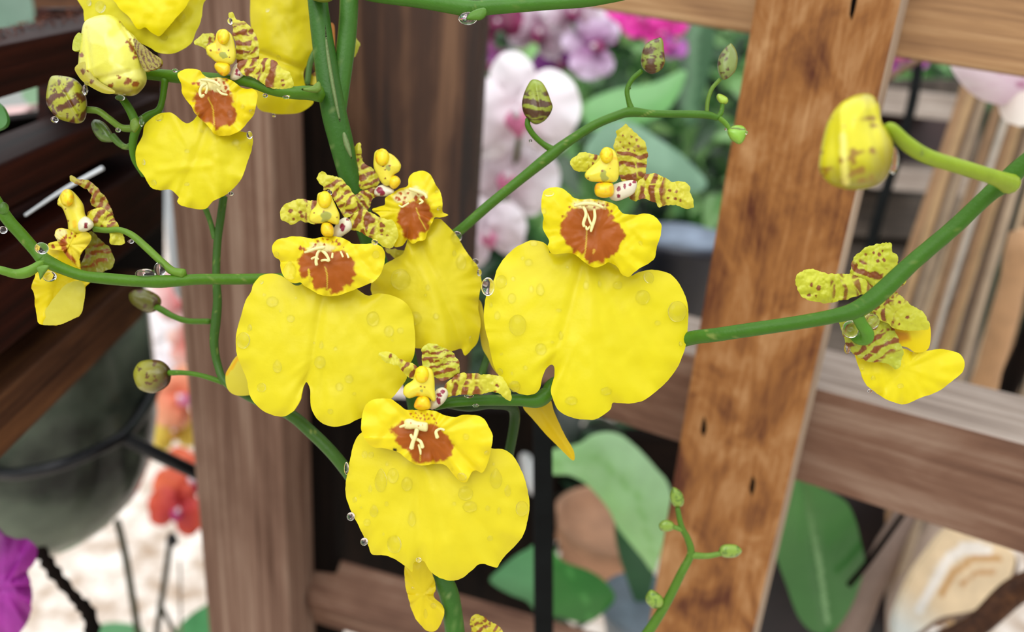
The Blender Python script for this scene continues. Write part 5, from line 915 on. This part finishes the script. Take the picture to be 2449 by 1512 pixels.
f13 = thing('orchid_flower', 'pointed yellow petal hanging below the notch of the biggest flower', 'flower', P(1290, 960, .164))
sheet('petal', cp('C4', [(1000, 365), (1060, 340), (1130, 320), (1160, 400), (1210, 510), (1255, 590), (1255, 640), (1200, 590), (1120, 510), (1050, 430)]), M['petal'], f13, '#e6c81c', [('grad', c1('C4', 1050, 350), c1('C4', 1150, 450), '#eed84a')], res=4, rag=.5, d=.162, edge=.0012, er=10, creases=[(c1('C4', 1080, 360), c1('C4', 1250, 620), -.0008, 6)], key='f13')
f14 = thing('orchid_flower', 'sliver of yellow flower between the middle and the biggest orchids', 'flower', P(1160, 850, .168))
sheet('petal', cp('C5', [(60, 920), (80, 1000), (110, 1100), (150, 1260), (120, 1240), (95, 1190), (62, 1120), (45, 950), (30, 900)]), M['petal'], f14, '#d8c82a', None, res=4, d=.166)
f15 = thing('orchid_flower', 'barred yellow petal tip at the bottom edge below the lowest flower', 'flower', P(1150, 1540, .165))
sep(f15, 'petal', 'C4', [(738, 1440), (770, 1422), (820, 1450), (890, 1500), (900, 1600), (740, 1600), (735, 1500)], .163, [(820, 1560), (750, 1430)], 4, .1, .9, 3, base='#d2c62e')

# ------------------------------------------------------------------ water drops
def drop_mesh(tear):
    bm = bmesh.new(); bmesh.ops.create_uvsphere(bm, u_segments=20, v_segments=14, radius=1)
    for v in bm.verts:
        if v.co.z < -.22: v.co.z = -.22-(v.co.z+.22)*-.15
        if tear and v.co.y > 0: f = 1-.45*v.co.y**1.5; v.co.x *= f; v.co.z *= f; v.co.y *= 1.15
    for f in bm.faces: f.smooth = True
    me = bpy.data.meshes.new('water_drop'); bm.to_mesh(me); bm.free(); me.materials.append(M['water_film']); return me
DM = [drop_mesh(False), drop_mesh(True)]
bms = bmesh.new(); bmesh.ops.create_uvsphere(bms, u_segments=24, v_segments=16, radius=1)
for f in bms.faces: f.smooth = True
DS = bpy.data.meshes.new('water_bead'); bms.to_mesh(DS); bms.free(); DS.materials.append(M['water'])
def drops(keys, crop, lst, label, group, hgt=.5):
    for it in lst:
        x, y, rx, ry = it; s = CROPS[crop][2]; (x, y), rx, ry = c1(crop, x, y), rx/s, ry/s
        S = None
        for k in keys:
            q = SURF[k]
            if not isinstance(q, Surf) or inside(np.array([x]), np.array([y]), q.poly)[0]: S = q; break
        if S is None: S = SURF[keys[-1]]
        d0 = float(S(x, y)[0]); dxp = float(S(x+4, y)[0]); dyp = float(S(x, y-4)[0])
        p0 = P(x, y, d0-.00018); tx_ = (P(x+4, y, dxp)-P(x, y, d0)).normalized(); ty_ = (P(x, y-4, dyp)-P(x, y, d0)).normalized()
        nz_ = tx_.cross(ty_).normalized()
        if nz_.dot(_f) > 0: nz_ = -nz_
        yy = (ty_-nz_*ty_.dot(nz_)).normalized(); xx = yy.cross(nz_)
        o = bpy.data.objects.new('water_drop', DM[1 if ry > rx*1.3 else 0]); COL.objects.link(o)
        k = d0/FPX; r_ = (rx*ry)**.5
        o.matrix_world = Matrix.Translation(p0+nz_*.1*r_*k)@Matrix((xx, yy, nz_)).transposed().to_4x4()@Matrix.Diagonal((rx*k, ry*k, r_*k*hgt, 1))
        fx = (x-S.poly[:, 0].min())/max(1, np.ptp(S.poly[:, 0])) if isinstance(S, Surf) else .5; fy = (y-S.poly[:, 1].min())/max(1, np.ptp(S.poly[:, 1])) if isinstance(S, Surf) else .5
        pos = ['upper', 'middle', 'lower'][min(2, int(fy*3))]+' '+['left', 'centre', 'right'][min(2, int(fx*3))]
        sz = 'large' if r_ > 15 else 'medium' if r_ > 9 else 'small' if r_ > 5 else 'tiny'
        shp = 'tear-shaped' if ry > rx*1.3 else 'round'
        fl = 'frilled upper lobe' if len(keys) > 1 and S is SURF[keys[0]] else 'petal' if keys[0] == 'f12' else 'lip'
        lb_ = '%s %s drop, %s of %s, %s' % (sz, shp, pos, fl, label)
        tag(o, lb_, 'water drop', lb_)
drops(['f4e', 'f4'], 'C5', [(385, 405, 25, 18), (358, 487, 14, 14), (312, 640, 20, 14), (288, 732, 19, 17), (158, 825, 27, 33), (208, 903, 20, 25), (213, 810, 10, 12), (342, 862, 20, 28), (300, 860, 12, 18), (138, 985, 15, 20), (108, 935, 8, 14), (235, 1030, 42, 50), (345, 1145, 27, 28), (220, 1322, 28, 28), (710, 840, 23, 19), (858, 805, 28, 28), (830, 898, 35, 35), (992, 965, 50, 50), (900, 1020, 14, 12), (440, 1080, 12, 20), (158, 1168, 8, 7), (208, 1260, 6, 7), (272, 1233, 12, 10), (260, 712, 9, 10), (150, 1252, 16, 16), (1010, 1120, 10, 12), (400, 1112, 7, 7), (470, 755, 8, 8), (490, 1390, 30, 20), (655, 1345, 30, 18), (820, 640, 10, 10), (560, 840, 14, 20), (625, 835, 9, 18), (430, 960, 14, 8)],
      'biggest orchid flower', 'drops on the biggest flower')
drops(['f2e', 'f2'], 'C3', [(340, 805, 18, 16), (430, 920, 45, 60), (1005, 808, 25, 25), (975, 985, 18, 15), (312, 1125, 40, 35), (240, 995, 14, 14), (258, 1078, 12, 12), (435, 1238, 27, 25), (985, 1240, 42, 50), (1092, 1322, 32, 38), (1168, 1318, 22, 20), (120, 1385, 50, 55), (160, 1300, 16, 22), (640, 1415, 14, 25), (590, 1400, 8, 8), (735, 1440, 14, 14), (365, 1187, 8, 8), (470, 1100, 8, 8), (1115, 1385, 9, 9), (630, 1530, 38, 42), (826, 1642, 28, 28), (760, 1694, 25, 28), (345, 1560, 30, 40), (240, 1700, 34, 30), (700, 1860, 20, 16), (860, 1740, 12, 10)],
      'large left-centre flower', 'drops on the left-centre flower')
drops(['f3e', 'f3'], 'C3', [(1170, 975, 66, 70), (1352, 1028, 16, 18), (1338, 1080, 10, 9), (1408, 1222, 20, 20), (1270, 1235, 42, 42), (1410, 390, 15, 18), (1575, 860, 35, 50), (1430, 500, 18, 20), (1530, 800, 14, 20), (1640, 1380, 12, 24)],
      'half-turned middle flower', 'drops on the middle flower')
drops(['f5e', 'f5'], 'C4', [(280, 745, 35, 55), (340, 718, 30, 38), (410, 760, 28, 35), (223, 785, 10, 18), (195, 610, 15, 18), (228, 612, 14, 16), (172, 820, 7, 7), (145, 840, 12, 14), (243, 898, 22, 30), (307, 860, 10, 12), (435, 940, 21, 35), (347, 1065, 40, 45), (208, 955, 18, 18), (310, 658, 9, 12), (690, 722, 25, 22), (708, 808, 38, 35), (730, 875, 37, 28), (862, 735, 32, 48), (922, 795, 16, 28), (993, 885, 35, 38), (878, 897, 10, 18), (820, 883, 12, 13), (815, 602, 12, 13), (850, 658, 8, 8), (650, 860, 10, 10), (710, 520, 16, 16), (640, 685, 8, 8), (832, 1035, 14, 12), (177, 880, 6, 6), (290, 1015, 6, 8)],
      'lowest orchid flower', 'drops on the lowest flower')
drops(['f1e', 'f1'], 'C1', [(1110, 820, 30, 30), (1685, 740, 14, 14), (1750, 775, 18, 18), (1640, 995, 25, 25), (1660, 1030, 14, 14), (1000, 1130, 15, 20), (1070, 1270, 22, 18), (1400, 910, 14, 14), (1300, 1280, 20, 12), (1300, 1050, 18, 12), (1735, 1000, 10, 12), (1600, 790, 20, 26)],
      'upper left flower', 'drops on the upper left flower')
drops(['f8'], 'C1', [(1260, 120, 30, 40), (1140, 260, 26, 20), (700, 50, 40, 40), (620, 20, 20, 20)], 'flower cut by the top edge', 'drops on the cut-off lip')
drops(['f9'], 'R2', [(295, 80, 16, 18), (385, 455, 20, 20)], 'smooth flower left of the main stalk', 'drops on the smooth flower')
drops(['f7'], 'R1', [(440, 1335, 10, 10), (390, 1295, 7, 7), (560, 1370, 14, 10)], 'backward-turned flower', 'drops on the backward flower')
drops(['f12'], 'C4', [(545, 1378, 14, 14), (505, 1420, 10, 22), (440, 1290, 9, 9)], 'narrow hanging flower', 'drops on the hanging petal')
def bead(crop, x, y, rx, ry, d, label):
    s = CROPS[crop][2]; (x, y) = c1(crop, x, y); k = d/FPX/s
    o = bpy.data.objects.new('water_drop', DS); COL.objects.link(o)
    o.matrix_world = Matrix.Translation(P(x, y, d))@Matrix((_r, _u, -_f)).transposed().to_4x4()@Matrix.Diagonal((rx*k, ry*k, min(rx, ry)*k, 1))
    tag(o, label, 'water drop')
for a in [('C5', 93, 848, 32, 45, .1515, 'large clear drop clinging to the left edge of the biggest flower'), ('C4', 125, 925, 20, 22, .1495, 'clear bead on the left edge of the lowest flower, upper of two'), ('C4', 193, 1053, 19, 20, .1495, 'clear bead on the left edge of the lowest flower, lower of two'),
          ('C4', 103, 680, 12, 32, .150, 'long clear drop high on the left edge of the lowest flower'), ('C4', 470, 1146, 14, 12, .1475, 'tiny clear drop in the bottom notch of the lowest flower'), ('C3', 997, 725, 22, 20, .1495, 'clear bead on the upper rim of the left-centre flower'),
          ('C3', 693, 395, 20, 18, .1535, 'clear bead on the barred upright sepal of the left-centre flower'), ('C3', 1545, 690, 38, 38, .162, 'clear drop at the right edge of the middle flower near the stalk'), ('C3', 1670, 862, 24, 26, .163, 'clear drop on the right edge of the middle flower, upper'),
          ('C3', 1698, 930, 16, 24, .163, 'clear drop on the right edge of the middle flower, lower'), ('C1', 1735, 940, 20, 28, .156, 'clear drop on the right edge of the upper left flower'), ('C1', 1605, 1347, 18, 14, .157, 'clear drop hanging under the upper left flower'),
          ('C1', 1600, 148, 18, 22, .157, 'clear bead on the tip of the upper left flower\'s upright sepal'), ('C1', 835, 680, 34, 20, .157, 'wide drop hanging below the fat yellow bud'), ('C1', 612, 578, 26, 16, .153, 'drop hanging at the lower left of the fat yellow bud'),
          ('C1', 592, 625, 18, 38, .156, 'drop on the right side of the barred green bud'), ('C1', 380, 832, 24, 22, .156, 'drop hanging below the barred green bud'), ('C1', 1905, 802, 14, 12, .168, 'tiny drop under the smooth flower'),
          ('R2', 1870, 145, 75, 48, .1525, 'large drop hanging under the thick top branch'), ('R2', 278, 752, 20, 16, .154, 'small drop under the stalk left of the main stalk'), ('R2', 440, 765, 26, 14, .153, 'dark drop under the barred petal tip'),
          ('C2', 290, 622, 42, 42, .149, 'clear bead above the fork of the left stalk'), ('C2', 345, 818, 44, 38, .1495, 'clear bead below the fork of the left stalk'), ('C2', 1015, 800, 75, 36, .154, 'wide clear drop lying on the left stalk'), ('C2', 1112, 768, 40, 50, .1545, 'clear drop in the fork on the left stalk'),
          ('C2', 25, 345, 32, 45, .149, 'clear drop on the stalk at the left edge, upper'), ('C2', 20, 495, 28, 26, .150, 'clear drop beside the stalk at the left edge, lower'), ('C2', 910, 575, 22, 14, .156, 'small drop under the curved side stalk'),
          ('R1', 525, 375, 26, 60, .1145, 'bright long drop on the side of the near blurred bud'), ('R1', 325, 1205, 14, 25, .150, 'small drop left of the backward-turned flower'), ('R1', 432, 1085, 32, 36, .1445, 'clear bead on the back of the backward-turned flower'), ('R1', 340, 1120, 34, 40, .1455, 'clear bead beside the hooked flower stalk'), ('R1', 425, 1392, 10, 9, .1525, 'tiny drop under the backward-turned flower'),
          ('R3', 500, 1132, 14, 14, .1625, 'tiny bead on the stalk of the bud before the white orchids'), ('R3', 1295, 710, 12, 12, .1625, 'tiny bead on the curved stalk of the spotted bud'), ('R3', 2068, 1040, 10, 10, .1625, 'tiny bead left of the small bright green bud'), ('R3', 2235, 1065, 11, 15, .1625, 'tiny bead right of the small bright green bud'),
          ('C4', 725, 312, 24, 12, .149, 'small drop on the barred right petal of the lowest flower'), ('C4', 760, 362, 16, 10, .1515, 'small drop hanging under the stalk right of the lowest flower'), ('C1', 1218, 490, 18, 14, .158, 'small bead on the stalk left of the upper left flower'), ('C1', 820, 905, 18, 16, .157, 'small bead beside the thin stalk below the fat bud'), ('C1', 985, 845, 16, 34, .158, 'long drop on the stalk fork below the fat bud')]:
    bead(*a)
